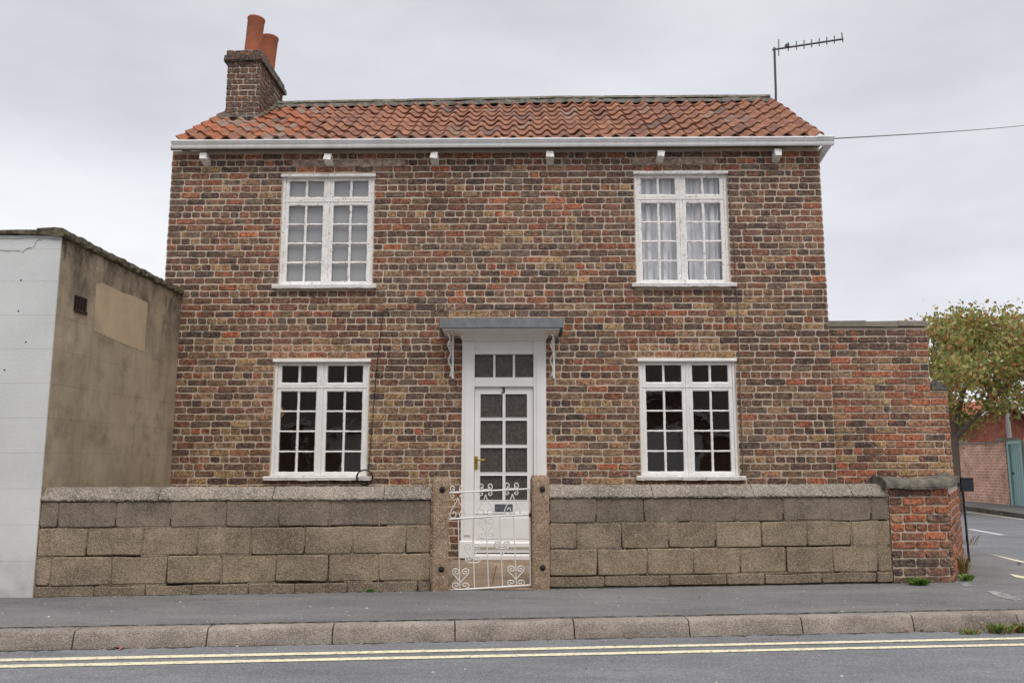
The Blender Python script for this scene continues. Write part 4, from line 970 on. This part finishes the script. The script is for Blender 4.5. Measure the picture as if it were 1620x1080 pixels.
# wrought gate: drawn in the plane of the gate from its measured outline
def gp(zx, zy):
    d = ray(660 + zx / 4.5, 720 + zy / 4.5); t = (WA + .02) / (d.y - WB * d.x); return d * t
gt = thing('garden_gate', 'low white wrought iron gate with scrolls, between the two concrete posts', 'gate', gp(510, 945))
def gbar(name, pts, r): return MB().tube([gp(*p) for p in pts], r, 6).build(name, M['gate_paint'], gt)
gbar('rail', [(218, 268), (500, 252), (790, 238)], .0085); gbar('rail', [(214, 455), (500, 436), (806, 420)], .0095); gbar('rail', [(218, 962), (500, 943), (812, 922)], .0095)
for xt, xb in ((798, 808), (292, 303), (392, 408), (490, 508), (588, 608), (686, 706)):
    yt = 455 - (xt - 214) * .06; yb = 962 - (xb - 218) * .067
    gbar('upright', [(xt, yt if xt < 790 else 236), ((xt + xb) / 2, (yt + yb) / 2), (xb, yb)],   .0055 if xt < 790 else .009)
gbar('upright', [(224, 268), (218, 455)], .006)
def smooth(pts, k=5):
    o = []
    n = len(pts)
    for i in range(n - 1):
        p0, p1, p2, p3 = pts[max(i - 1, 0)], pts[i], pts[i + 1], pts[min(i + 2, n - 1)]
        for j in range(k):
            t = j / k
            o.append(tuple(.5 * (2 * p1[q] + (p2[q] - p0[q]) * t + (2 * p0[q] - 5 * p1[q] + 4 * p2[q] - p3[q]) * t * t + (3 * p1[q] - p0[q] - 3 * p2[q] + p3[q]) * t ** 3) for q in (0, 1)))
    return o + [pts[-1]]
def scroll(name, shapes, cx, cy, w, h, r=.005):
    mb = MB()
    for sh in shapes:
        for sgn in (1, -1): mb.tube([gp(cx + sgn * x * w, cy + y * h) for x, y in smooth(sh)], r, 5)
    return mb.build(name, M['gate_paint'], gt)
HEART = [(0, .5), (.2, .22), (.43, -.08), (.5, -.3), (.42, -.47), (.26, -.5), (.12, -.38), (.12, -.22), (.24, -.12), (.34, -.2), (.32, -.32), (.23, -.31)]
CURL = [(0, .5), (.22, .46), (.44, .3), (.5, .02), (.4, -.22), (.22, -.24), (.12, -.05), (.2, .14), (.33, .1), (.32, -.06)]
DROP = [(0, -.5), (.1, -.25), (.3, .0), (.48, .28), (.44, .47), (.26, .5), (.12, .4), (.14, .24), (.26, .2), (.32, .3)]
BUTT = [(0, .1), (.2, -.1), (.2, -.38), (.34, -.5), (.48, -.38), (.46, -.14), (.34, -.06), (.28, -.18), (.34, -.28)]
BUT2 = [(0, -.1), (.16, .05), (.3, .02), (.44, .14), (.46, .34), (.34, .46), (.22, .36), (.26, .24), (.34, .28)]
for cx, cy in ((283, 262), (487, 247), (673, 240)): scroll('butterfly_scroll', [BUTT, BUT2], cx, cy, 96, 86)
for cx, cy in ((288, 372), (487, 350), (678, 345)): scroll('drop_scroll', [DROP], cx, cy, 112, 145)
for cx, cy in ((493, 500), (391, 680), (605, 660)): scroll('heart_scroll', [HEART], cx, cy, 108, 100)
for cx, cy in ((497, 562), (397, 735), (605, 632)): scroll('curl_scroll', [CURL], cx, cy, 108, 60)
for cx, cy in ((309, 855), (703, 835)): scroll('heart_scroll', [HEART], cx, cy, 116, 96, .0055); scroll('curl_scroll', [CURL], cx, cy + 68, 118, 58, .0055)
q = gp(801, 422); MB().box(q.x - .006, q.x + .014, q.y - .014, q.y + .004, q.z - .014, q.z + .014).build('hinge', M['rust'], gt)
# garden ground and path behind the wall
tag(MB().prism([(-3.95, wallY(-3.95) + .2, GZ - .08), (-.66, wallY(-.66) + .2, GZ - .08), (-.66, FY + .1, GZ - .08), (-3.95, FY + .1, GZ - .08)], (0, 0, .1)).prism([(.08, wallY(.08) + .2, GZ - .08), (4.2, wallY(4.2) + .2, GZ - .08), (4.75, FY + .1, GZ - .08), (.08, FY + .1, GZ - .08)], (0, 0, .1)).build('garden_ground', M['footing']), kind='structure')
gpth = tag(MB().box(-.66, .08, wallY(-.3) - .02, FY - .4, GZ - .1, GZ - .0).build('garden_path', M['joint']), kind='structure')
y = wallY(-.3) + .0
for dy, zz in ((.62, .006), (.6, .010), (.55, .016)):
    m = MB(); m.bbox(-.66, -.29, y + .004, y + dy - .006, GZ - .08, GZ + zz, .008); m.build('paving_slab', M['step'], gpth)
    m = MB(); m.bbox(-.284, .08, y + .004, y + dy - .006, GZ - .08, GZ + zz + R.uniform(-.003, .004), .008); m.build('paving_slab', M['step'], gpth); y += dy

# ------------------------------------------------------------------ brick pillar and return wall
PU0, PU1 = wpx(1410, 845), wpx(1507, 845); PTOP = -.225
pil = thing('brick_pillar', 'red brick corner pillar with weathered rounded coping at the wall end', 'pillar', WD @ Vector(((PU0 + PU1) / 2, .1, GZ)))
A = WD @ Vector((PU0, 0, 0)); B = WD @ Vector((PU1, 0, 0)); Cc = Vector((EX2 + .03, EY - .02, 0))
mb = MB(); inx = lambda p, dx, dy: (p.x + dx, p.y + dy, GZ - .06)
mb.prism([inx(A, .006, .012), inx(B, -.01, .012), inx(B, .12, .3), inx(A, .12, .3)], (0, 0, PTOP - GZ + .06)); pc = mb.build('core', M['mortar'], pil)
it = []; z = GZ - .02; k = 0; pp = .0785
W_PI = dict(red=.26, rust=.3, orange=.24, dark=.1, pink=.1, black=.03)
while z + pp < PTOP + .03:
    low = z < GZ + .22
    cw = (lambda a, b: colour(dict(dark=.4, black=.3, red=.3))) if low else (lambda a, b: colour(W_PI))
    course(PU0 + .004, PU1 + R.uniform(-.008, .004), z + .006, z + pp - .006, 'h' if k == 6 else 's', .12 * (k % 2) + R.uniform(-.03, .03), cw=cw, items=it, joint=.013); z += pp; k += 1
lay(it, WD, pc, M['brick_att'], limit=100)
# saddle coping: half-round bricks with rising ends
n = 22; vs = []; k = 11; U0, U1 = PU0 - .045, PU1 + .04
for i in range(n + 1):
    s = i / n; u = U0 + (U1 - U0) * s
    dip = .012 * math.cos(2 * math.pi * s) + (.03 * max(0, (s - .75) / .25) ** 2)
    for j in range(k):
        a = math.pi * j / (k - 1); vs.append(WD @ Vector((u, .11 - .165 * math.cos(a) + R.uniform(-.003, .003), PTOP - .005 + dip * .5 + (.088 + dip * .5) * math.sin(a) ** .8 - (.012 if j in (0, k - 1) else 0) + R.uniform(-.003, .003))))
mb = MB(); mb.add(vs, [(i * k + j, (i + 1) * k + j, (i + 1) * k + j + 1, i * k + j + 1) for i in range(n) for j in range(k - 1)], None, True); mb.add(vs[:k], [tuple(range(k))]); mb.add(vs[-k:], [tuple(range(k))[::-1]])
mb.add([vs[0], vs[n * k], vs[n * k + k - 1], vs[k - 1]], [(0, 3, 2, 1)]); mb.build('coping', M['darkcement'], pil)
# splayed return wall along the side street
dirv = (Cc - B); dirv.z = 0; ln = dirv.length; aa = math.atan2(dirv.y, dirv.x)
fr = Matrix.Translation((B.x, B.y, 0)) @ Matrix.Rotation(aa, 4, 'Z')
rw = thing('return_wall', 'brick flank wall running back from the corner pillar along the side street', 'wall', (B + Cc) / 2 + Vector((0, 0, GZ)))
mb = MB(); mb.box(.02, ln, .008, .2, GZ - .06, PTOP); mb.v = [tuple(fr @ Vector(p)) for p in mb.v]; rc_ = mb.build('core', M['mortar'], rw)
it = simple_bricks(fr, .004, ln, GZ, PTOP + .01, W_PI, None); lay(it, fr, rc_, M['brick_att'], limit=60)
mb = MB(); mb.box(.1, ln, -.02, .22, PTOP + .002, PTOP + .07, j=.004); mb.v = [tuple(fr @ Vector(p)) for p in mb.v]; mb.build('coping', M['darkcement'], rw)
bxp = fr @ Vector((ln - .05, -.08, 0)); q = atY(1526, 766, EY - .06)
mb = MB(); mb.box(q.x - .06, q.x + .072, EY - .11, EY - .075, q.z - .075, q.z + .075); mb.box(q.x - .06, q.x + .072, EY - .118, EY - .111, q.z + .06, q.z + .075); mb.box(q.x - .11, q.x - .05, EY - .1, EY - .085, q.z - .02, q.z + .02); tag(mb.build('metal_plate', M['navy']), 'small black metal plate sticking out behind the brick pillar', 'plate')
p0 = fr @ Vector((ln + .0, -.02, 0)); mb = MB(); mb.tube([(p0.x + .02, p0.y - .02, GZ), (p0.x + .01, p0.y - .02, -.28)], .012, 8); tag(mb.build('dark_edge_strip', M['navy']), 'thin black strip standing in for the dark edge at the far end of the splayed return wall', 'dark_edge')  # thin black tube added to draw the dark edge line here

# ------------------------------------------------------------------ painted neighbour building on the left
SX, SYc, ST_ = -3.97, 6.8, 1.95
shed = thing('rendered_outbuilding', 'windowless flat building at left with white painted front and tan rendered side', 'building', (-5.5, 8, GZ))
mb = MB(); mb.box(-9, SX - .012, SYc + .012, FY - .004, GZ - .06, ST_ - .02); mb.build('core', M['cement'], shed)
zc = [GZ - .06]; z = -1.0
courses = [wall_z(70, y) for y in (945, 945)]
cz = [GZ - .06, -.80, -.51, -.22, .07, .36, .65, .94, 1.23, 1.52, 1.80, ST_ - .02]
mf, ms = MB(), MB()
for a, b in zip(cz[:-1], cz[1:]):
    mf.bbox(-9, SX, SYc, SYc + .012, a + .0005, b - .0005, .0009)
    t = MB(); t.bbox(SYc + .012, FY - .004, 0, .012, a + .0004, b - .0004, .0006); t.v = [(SX - y, x, z) for x, y, z in t.v]; ms.add(t.v, t.f)
mf.build('front_wall', M['whiterender'], shed)
ms2 = MB(); holed = (SYc + .35, SYc + .53, 1.28, 1.47)
q1, q2 = atX(118, 467, SX), atX(137, 497, SX)
vy0, vy1, vz0, vz1 = q1.y, atX(138, 470, SX).y, atX(118, 491, SX).z, atX(118, 466, SX).z
side = ms.build('side_wall', M['tanrender'], shed)
mb = MB(); n = 40
y0_, y1_ = atX(165, 470, SX).y, atX(232, 500, SX).y
z0_, z1_ = atX(231, 558, SX).z, atX(231, 478, SX).z
yl = atX(150, 500, SX).y
zl_ = atX(150, 524, SX).z
mb.prism([(SX, yl, zl_), (SX, y1_, z0_), (SX, y1_, z1_), (SX, y1_ - .3, z1_ + .012), (SX, yl + .5, z1_ - .004), (SX, yl + .1, z1_ + .01), (SX, yl - .02, z1_ - .02)], (.002, 0, 0)); mb.build('render_patch', M['patch'], shed)
mb = MB(); mb.box(SX - .02, SX + .004, vy0, vy1, vz0, vz1)
vent = mb.build('vent', plain('vent_void', (14, 12, 11), .9), shed)
mb = MB()
for k in range(4):
    yy = vy0 + (vy1 - vy0) * (k + .5) / 4; mb.box(SX + .005, SX + .012, yy - .008, yy + .008, vz0, vz1)
mb.box(SX + .005, SX + .014, vy0, vy1, vz0 - .01, vz0 + .02); mb.build('vent_grille', plain('rusty_vent_grille', (52, 36, 28), .9), vent)
mb = MB(); vs = []; n = 44
for i in range(n + 1):
    y = SYc - .03 + (FY - SYc + .02) * i / n
    for (xx, zz) in ((-.2, .0), (-.2, .055), (-.05, .06), (.025, .045), (.035, .0), (.03, -.02), (0.002, -.028)): vs.append((SX + xx + R.uniform(-.007, .007), y, ST_ - .02 + zz + R.uniform(-.008, .008)))
mb.add(vs, [(i * 7 + j, i * 7 + j + 1, (i + 1) * 7 + j + 1, (i + 1) * 7 + j) for i in range(n) for j in range(6)]); mb.add(vs[:7], [tuple(range(7))[::-1]]); flip(mb); mb.build('side_coping', M['moss'], shed)
mb = MB(); vs = []; n = 50
for i in range(n + 1):
    x = -9 + (SX + .02 + 9) * i / n
    for (yy, zz) in ((.2, .05), (.0, .045), (-.028, .03), (-.03, .0), (-.002, -.006)): vs.append((x, SYc + yy, ST_ - .02 + zz + R.uniform(-.008, .008)))
mb.add(vs, [(i * 5 + j, i * 5 + j + 1, (i + 1) * 5 + j + 1, (i + 1) * 5 + j) for i in range(n) for j in range(4)]); mb.build('front_coping', M['moss'], shed)
M['crackgrey'] = plain('hairline_crack', (128, 124, 118), .9)
def crack(pxs, wd):
    P = []
    for (x0, y0), (x1, y1) in zip(pxs[:-1], pxs[1:]):
        for k in range(6): P.append(atY(x0 + (x1 - x0) * k / 6 + R.uniform(-.5, .5), y0 + (y1 - y0) * k / 6 + R.uniform(-.7, .7), SYc - .0012))
    P.append(atY(*pxs[-1], SYc - .0012)); mb = MB(); vs = []
    for p in P: h = wd * R.uniform(.4, 1.2); vs += [p + Vector((h * .4, 0, -h)), p + Vector((-h * .4, 0, h))]
    mb.add(vs, [(2 * i, 2 * i + 2, 2 * i + 3, 2 * i + 1) for i in range(len(P) - 1)]); mb.build('crack', M['crackgrey'], shed)
crack([(0, 378), (60, 377), (99, 379)], .0035); crack([(-30, 396), (30, 397), (36, 400), (42, 394), (54, 391), (58, 381), (66, 379)], .004)
for hx, hy in ((33, 443), (29, 492), (41, 541), (7, 585)):
    q = atY(hx, hy, SYc); m = MB(); m.lathe((0, 0, 0), [(.0, .002), (.007, .0015), (.009, -.001)], 8); m.v = [tuple(Matrix.Translation(q) @ Matrix.Rotation(math.pi / 2, 4, 'X') @ Vector(v)) for v in m.v]; m.build('drilled_hole', M['navy'], shed)

# ------------------------------------------------------------------ far side of the street: wall, door, gable house, lamp, tree
FX = 12.5
def fy_(px, X=FX): return atX(px, 760, X).y
fw = thing('far_garden_wall', 'faded brick garden wall with piers across the side street', 'wall', (FX, 25, RZ + .1))
ya, yb = fy_(1588), fy_(1516)
MB().box(FX, FX + .22, ya, yb, RZ, .48).build('wall_panel', M['farbrick'], fw); MB().box(FX - .03, FX + .25, ya, yb, .482, .53).build('coping', M['cement'], fw)
for yy in (ya - .28, yb + .01):
    MB().box(FX - .05, FX + .28, yy, yy + .27, RZ, .54).build('pier', M['farbrick'], fw); MB().box(FX - .1, FX + .33, yy - .05, yy + .32, .542, .62).build('pier_cap', M['cement'], fw)
MB().box(FX, FX + .22, 12, fy_(1624), RZ, .6).build('wall_panel', M['farbrick'], fw)
dr = thing('teal_side_door', 'pale teal boarded door set in the far brick wall', 'door', (FX, fy_(1605), RZ + .1))
y0, y1 = fy_(1623), ya - .29
MB().box(FX + .02, FX + .07, y0 + .12, y1 - .09, RZ + .1, .44).build('door_leaf', M['teal'], dr)
m = MB(); m.box(FX - .03, FX + .1, y0 + .02, y0 + .115, RZ + .1, .445); m.box(FX - .03, FX + .1, y1 - .085, y1, RZ + .1, .445); m.box(FX - .03, FX + .1, y0 + .02, y1, .447, .53); m.build('door_frame', M['teal'], dr)
for i in range(1, 5): MB().box(FX + .012, FX + .019, y0 + .12 + (y1 - y0 - .21) * i / 5 - .006, y0 + .12 + (y1 - y0 - .21) * i / 5 + .006, RZ + .12, .43).build('batten', M['teal'], dr)
MB().box(FX - .0, FX + .02, y1 - .16, y1 - .12, -.32, -.26).build('handle', M['navy'], dr)
# gable house
HY = 33.0; ap = atY(1581, 636, HY); el = atY(1470, 703, HY); er = atY(1690, 703, HY)
gh = thing('gabled_house', 'red brick gabled house with orange tiles beyond the far wall', 'house', (ap.x, HY, RZ))
mb = MB(); mb.prism([(el.x + .25, HY, RZ), (er.x - .25, HY, RZ), (er.x - .25, HY, er.z + .12), (ap.x, HY, ap.z - .12), (el.x + .25, HY, el.z + .12)], (0, 7, 0)); mb.build('wall', M['gablebrick'], gh)
for s, a in ((-1, el), (1, er)):
    mb = MB(); d = Vector((ap.x - a.x, 0, ap.z - a.z)); nn = Vector((-d.z, 0, d.x)).normalized() * (1 if s < 0 else -1)
    mb.prism([Vector((a.x, HY - .35, a.z)), Vector((ap.x, HY - .35, ap.z)), Vector((ap.x, HY - .35, ap.z)) + Vector((0, 0, .16)), Vector((a.x, HY - .35, a.z)) + Vector((0, 0, .16))], (0, 7.6, 0)); mb.build('roof', M['fartile'], gh)
    mb = MB(); mb.prism([Vector((a.x, HY - .38, a.z - .02)), Vector((ap.x, HY - .38, ap.z - .02)), Vector((ap.x, HY - .38, ap.z + .13)), Vector((a.x, HY - .38, a.z + .13))], (0, .028, 0)); mb.build('bargeboard', M['farwhite'], gh)
# second roof to the right, further
h2 = thing('tiled_house', 'orange tiled roof of a further house at the right edge', 'house', (19, 42, RZ))
a = atY(1560, 690, 42); b = atY(1760, 690, 42); zt = atY(1600, 640, 42).z
MB().box(a.x, b.x, 42, 48, RZ, a.z + .1).build('wall', M['gablebrick'], h2)
MB().prism([(a.x - .2, 41.6, a.z), (a.x - .2, 45, zt), (a.x - .2, 48.4, a.z)], (b.x - a.x + .4, 0, 0)).build('roof', M['fartile'], h2)
# lamp post
LY = 27.0; l0, l1 = atY(1597, 698, LY), atY(1590, 612, LY)
lp = thing('street_lamp', 'slim grey lamp post rising behind the teal door', 'street lamp', (l1.x, LY, RZ))
mb = MB(); mb.tube([(l1.x, LY, RZ), (l1.x, LY, l1.z - .8), (l1.x, LY, l1.z + .1)], [.09, .06, .05], 10); mb.build('column', M['pole'], lp)
mb = MB(); mb.tube([(l1.x, LY, l1.z + .05), (l1.x + .2, LY, l1.z + .2), (l1.x + .55, LY - .1, l1.z + .27)], .03, 6); mb.build('arm', M['pole'], lp)
mb = MB(); mb.tube([(l1.x + .45, LY - .08, l1.z + .25), (l1.x + .7, LY - .12, l1.z + .29), (l1.x + .85, LY - .14, l1.z + .28)], [.05, .09, .04], 8); mb.build('lantern', M['pole'], lp)
# tree
TY = 19.5; tb = atY(1512, 780, TY); TXp = tb.x
tr = thing('cherry_tree', 'small street tree with thinning green and orange autumn leaves', 'tree', (TXp, TY, RZ + .1))
def limb(pxs, r0, r1, dy=0.0):
    n = len(pxs); P = [atY(px, py, TY + dy * i / max(1, n - 1)) for i, (px, py) in enumerate(pxs)]; return P, [r0 + (r1 - r0) * i / (n - 1) for i in range(n)]
mb = MB(); base = Vector((TXp + .05, TY, RZ + .05)); P, rr = limb([(1514, 775), (1511, 735), (1509, 690)], .12, .095); mb.tube([base] + P, [.14] + rr, 9); trunk = mb.build('trunk', M['bark'], tr)
limbs = [([(1509, 692), (1513, 665), (1521, 630), (1530, 600), (1536, 570), (1545, 540)], .085, .015, .6), ([(1511, 692), (1530, 672), (1555, 648), (1580, 622), (1612, 596), (1650, 570)], .075, .014, -.8),
         ([(1509, 690), (1505, 670), (1500, 645), (1490, 610), (1484, 575), (1476, 540)], .05, .01, -.6), ([(1530, 600), (1560, 590), (1590, 575), (1622, 548)], .035, .008, 1.0), ([(1530, 602), (1512, 575), (1508, 545), (1500, 512)], .03, .007, .4),
         ([(1555, 648), (1568, 615), (1580, 575), (1592, 535)], .035, .008, -.5), ([(1580, 622), (1600, 618), (1625, 624)], .03, .008, .5), ([(1545, 560), (1568, 540), (1580, 515)], .02, .006, -.6), ([(1612, 596), (1610, 560), (1602, 520)], .025, .006, .2)]
pts = []
for l in limbs:
    P, rr = limb(*l); m = MB(); m.tube(P, rr, 7); m.build('branch', M['bark'], tr)
    for i in range(len(P) - 1):
        for k in range(5): pts.append((P[i] + (P[i + 1] - P[i]) * R.random(), i / len(P)))
rng = np.random.default_rng(3)
mb = MB(); tw = MB()
LC = [lin(c) for c in ((140, 148, 82), (162, 160, 96), (124, 138, 74), (168, 152, 92), (176, 138, 86), (174, 114, 78), (180, 176, 118), (148, 130, 84))]
cl = []
while len(cl) < 125:
    px, py = R.uniform(1468, 1735), R.uniform(498, 682)
    if py > 615 and not (px < 1528 and py < 668) and R.random() < (.55 if py < 636 else .93): continue
    top = 500 + 26 * max(0, (1530 - px) / 60) + 6 * math.sin(px * .11)
    bot = 690 - 45 * max(0, abs(px - 1560) - 60) / 60
    if not (top < py < bot): continue
    if px < 1508 and py > 650: continue
    cl.append((px, py, TY + R.gauss(0, 1.05)))
cl += [(1470, 506, TY), (1478, 503, TY + .2), (1485, 510, TY), (1523, 500, TY), (1525, 509, TY), (1503, 509, TY), (1602, 502, TY), (1588, 506, TY), (1546, 508, TY)]
for ci, (px, py, yy) in enumerate(cl):
    c = atY(px, py, yy); warm = max(0, min(1, (620 - py) / 110)) * .35 + R.uniform(-.4, .3)
    if min(abs(px - p[0]) for p in [(1523, 0)]) > -1:
        near = min(pts, key=lambda q: (q[0] - c).length)[0]
        tw.tube([near, near + (c - near) * .5 + Vector((R.uniform(-.1, .1), 0, R.uniform(-.05, .12))), c], [.009, .006, .003], 4)
    small = ci >= 125
    n = R.randint(110, 165) if not small else R.randint(6, 14); sp = R.uniform(.15, .3) if not small else .07
    for _ in range(n):
        o = c + Vector(rng.normal(0, sp, 3)) * 1.0
        o.z = c.z + (o.z - c.z) * .8
        s = R.uniform(.04, .075); d = Vector(rng.normal(0, 1, 3)); d.z -= .7; d.normalize(); b = d.cross(Vector(rng.normal(0, 1, 3))).normalized()
        k = R.choices(range(8), [3 * (1 - warm), 3, 3 * (1 - warm), 2, 1 + 3 * max(0, warm), .6 + 2.5 * max(0, warm), 1.2, 1.2] if warm < 1 else None)[0]
        f = R.uniform(.75, 1.2); col = tuple(q * f for q in LC[k])
        mb.add([o - d * s, o + b * s * .6 + Vector((0, 0, .006)), o + d * s, o - b * s * .6 + Vector((0, 0, .006))], [(0, 1, 2, 3)], col)
mb.build('crown', M['leaf'], tr, True); tw.build('twigs', M['bark'], tr)

# ------------------------------------------------------------------ opposite side of the street (seen only in the panes)
opp = thing('opposite_bungalow', 'brick bungalow with dark roof and pale door facing the cottage across the road', 'house', (-1, -5.5, RZ))
OY = -5.0
MB().box(-12, -1.2, OY - 6, OY, RZ, 1.1).build('wall', M['opp_brick'], opp); MB().prism([(-12.3, OY + .4, 1.02), (-12.3, OY - 3, 4.3), (-12.3, OY - 6.4, 1.02)], (11.4, 0, 0)).build('roof', M['opp_tile'], opp); MB().box(-12.3, -.9, OY + .36, OY + .42, .94, 1.1).build('fascia', M['farwhite'], opp)
m = MB()
for i in range(24): m.box(-5.6 + i * .1, -5.6 + i * .1 + .085, OY + .01, OY + .05 + .01 * (i % 2), RZ, .82)
m.build('garage_door', M['door_grey'], opp); MB().tube([(-6.2, OY + .06, RZ), (-6.2, OY + .06, 1.0)], .045, 8).build('downpipe', M['farwhite'], opp)
MB().box(-3.0, -1.2, OY - .0, OY + .02, RZ, 1.09).build('render_panel', M['door_grey'], opp)
op2 = thing('opposite_house', 'brick house with dark tiled roof facing the cottage across the road', 'house', (4, -7, RZ))
MB().box(.8, 9, OY - 7, OY - 1.0, RZ, 1.6).build('wall', M['opp_brick'], op2); MB().prism([(.5, OY - .6, 1.5), (.5, OY - 4, 4.7), (.5, OY - 7.4, 1.5)], (8.8, 0, 0)).build('roof', M['opp_tile'], op2)
MB().box(2.0, 3.5, OY - 1.0, OY - .96, RZ + .9, .35).build('window', M['door_grey'], op2); MB().box(3.4, 5, OY - .99, OY - .95, RZ, .8).build('garage_door', M['door_grey'], op2)
MB().box(.5, 9.3, OY - .62, OY - .56, 1.4, 1.58).build('fascia', M['farwhite'], op2)
tag(MB().prism([(-60, -40, RZ - .1), (60, -40, RZ - .1), (60, -1.2, RZ - .1), (-60, -1.2, RZ - .1)], (0, 0, .2)).build('opposite_pavement', M['pavement']), kind='structure')

# ------------------------------------------------------------------ weeds and fallen leaves
def weed(name, lab, c, n, h, spread, cols, wd=.008, cat='weed', lean=.6, group='weeds along the wall and kerb'):
    mb = MB(); c = Vector(c)
    for i in range(n):
        a = R.uniform(0, 2 * math.pi); l = h * R.uniform(.5, 1.1); r = R.uniform(0, spread); o = c + Vector((r * math.cos(a), r * .5 * math.sin(a), 0))
        d = Vector((math.cos(a) * lean * R.uniform(.3, 1.2), math.sin(a) * lean * .8, 1)).normalized(); sd = d.cross(Vector((R.uniform(-1, 1), R.uniform(-1, 1), .2))).normalized() * wd * R.uniform(.6, 1.3)
        m1 = o + d * l * .55; tip = o + d * l + Vector((d.x * l * .3, d.y * l * .3, -l * .18)); cc = tuple(q * R.uniform(.75, 1.25) for q in lin(R.choice(cols)))
        mb.add([o - sd * .5, o + sd * .5, m1 + sd, m1 - sd, tip], [(0, 1, 2, 3), (3, 2, 4)], cc)
    return tag(mb.build(name, M['weed'], None, True), lab, cat, group)
GREEN = [(96, 132, 52), (112, 146, 60), (82, 116, 48)]; DRY = [(150, 122, 84), (128, 112, 70), (164, 134, 96), (106, 112, 62)]
weed('weed', 'bright green leafy weed at the foot of the brick pillar', atZ(1454, 925, GZ), 120, .1, .07, GREEN, .009, lean=.9)
weed('weed', 'tall dry grass tuft with green base behind the pillar corner', atZ(1524, 910, GZ), 110, .26, .06, DRY, .004, lean=.25)
weed('weed', 'low green weed below the dry grass tuft at the corner', atZ(1528, 918, GZ), 50, .1, .06, GREEN, .008, lean=.9)
weed('weed', 'tiny green weed at the wall foot left of the gate', atZ(585, 936, GZ), 34, .045, .035, GREEN, .007)
weed('weed', 'grassy weed in the gutter at the right kerb end, larger clump', atZ(1580, 1001, RZ), 90, .1, .1, GREEN + DRY, .006)
weed('weed', 'small grassy weed by the kerb left of the larger clump', atZ(1535, 1003, RZ), 50, .055, .08, GREEN + DRY, .006)
weed('weed', 'grassy weed against the kerb at the right picture edge', atZ(1614, 1000, RZ), 60, .1, .05, GREEN + DRY, .006)
weed('weed', 'thin wispy weed on the pavement edge by the side road', atZ(1533, 862, GZ), 40, .22, .12, DRY, .004, lean=.5)
weed('weed', 'green verge weeds on the far kerb left of the other clump', atZ(1583, 812, RZ), 60, .12, .35, GREEN + DRY, .02)
weed('weed', 'green verge weeds on the far kerb beside the teal door', atZ(1609, 816, RZ), 60, .12, .35, GREEN + DRY, .02)
def leaf_(px, py, z, s, lab, c):
    p = atZ(px, py, z); mb = MB(); a = R.uniform(0, 6); e = Vector((math.cos(a), math.sin(a), 0)) * s; f = Vector((-math.sin(a), math.cos(a), 0)) * s * .45
    mb.add([p - e + Vector((0, 0, .004)), p + f + Vector((0, 0, .014)), p + e + Vector((0, 0, .02)), p - f + Vector((0, 0, .016)), p + Vector((0, 0, .006))], [(0, 4, 1), (1, 4, 2), (2, 4, 3), (3, 4, 0)], lin(c))
    return tag(mb.build('fallen_leaf', M['litter'], None, True), lab, 'leaf', 'fallen leaves in the gutter')
leaf_(184, 1026, RZ, .035, 'curled red-brown leaf in the gutter near the second kerb stone', (150, 100, 82)); leaf_(192, 1027, RZ, .028, 'smaller reddish leaf beside the curled one in the gutter', (160, 112, 92))
leaf_(1072, 1004, RZ, .03, 'single brown leaf in the gutter near the middle', (120, 78, 60)); leaf_(335, 1021, RZ, .02, 'pale scrap of leaf in the gutter by a kerb joint', (170, 150, 120))
leaf_(1436, 1000, RZ, .022, 'reddish leaf against the kerb right of the pillar', (150, 96, 76)); leaf_(1458, 999, RZ, .022, 'dull orange leaf against the kerb, left of the gutter weeds', (160, 108, 80)); leaf_(1506, 1000, RZ, .025, 'brown curled leaf among the gutter weeds', (138, 98, 78))
leaf_(980, 946, GZ, .018, 'tiny orange leaf alone on the pavement', (186, 140, 96)); leaf_(1612, 893, GZ, .04, 'dark leaf on the corner pavement at the right edge', (84, 66, 56))
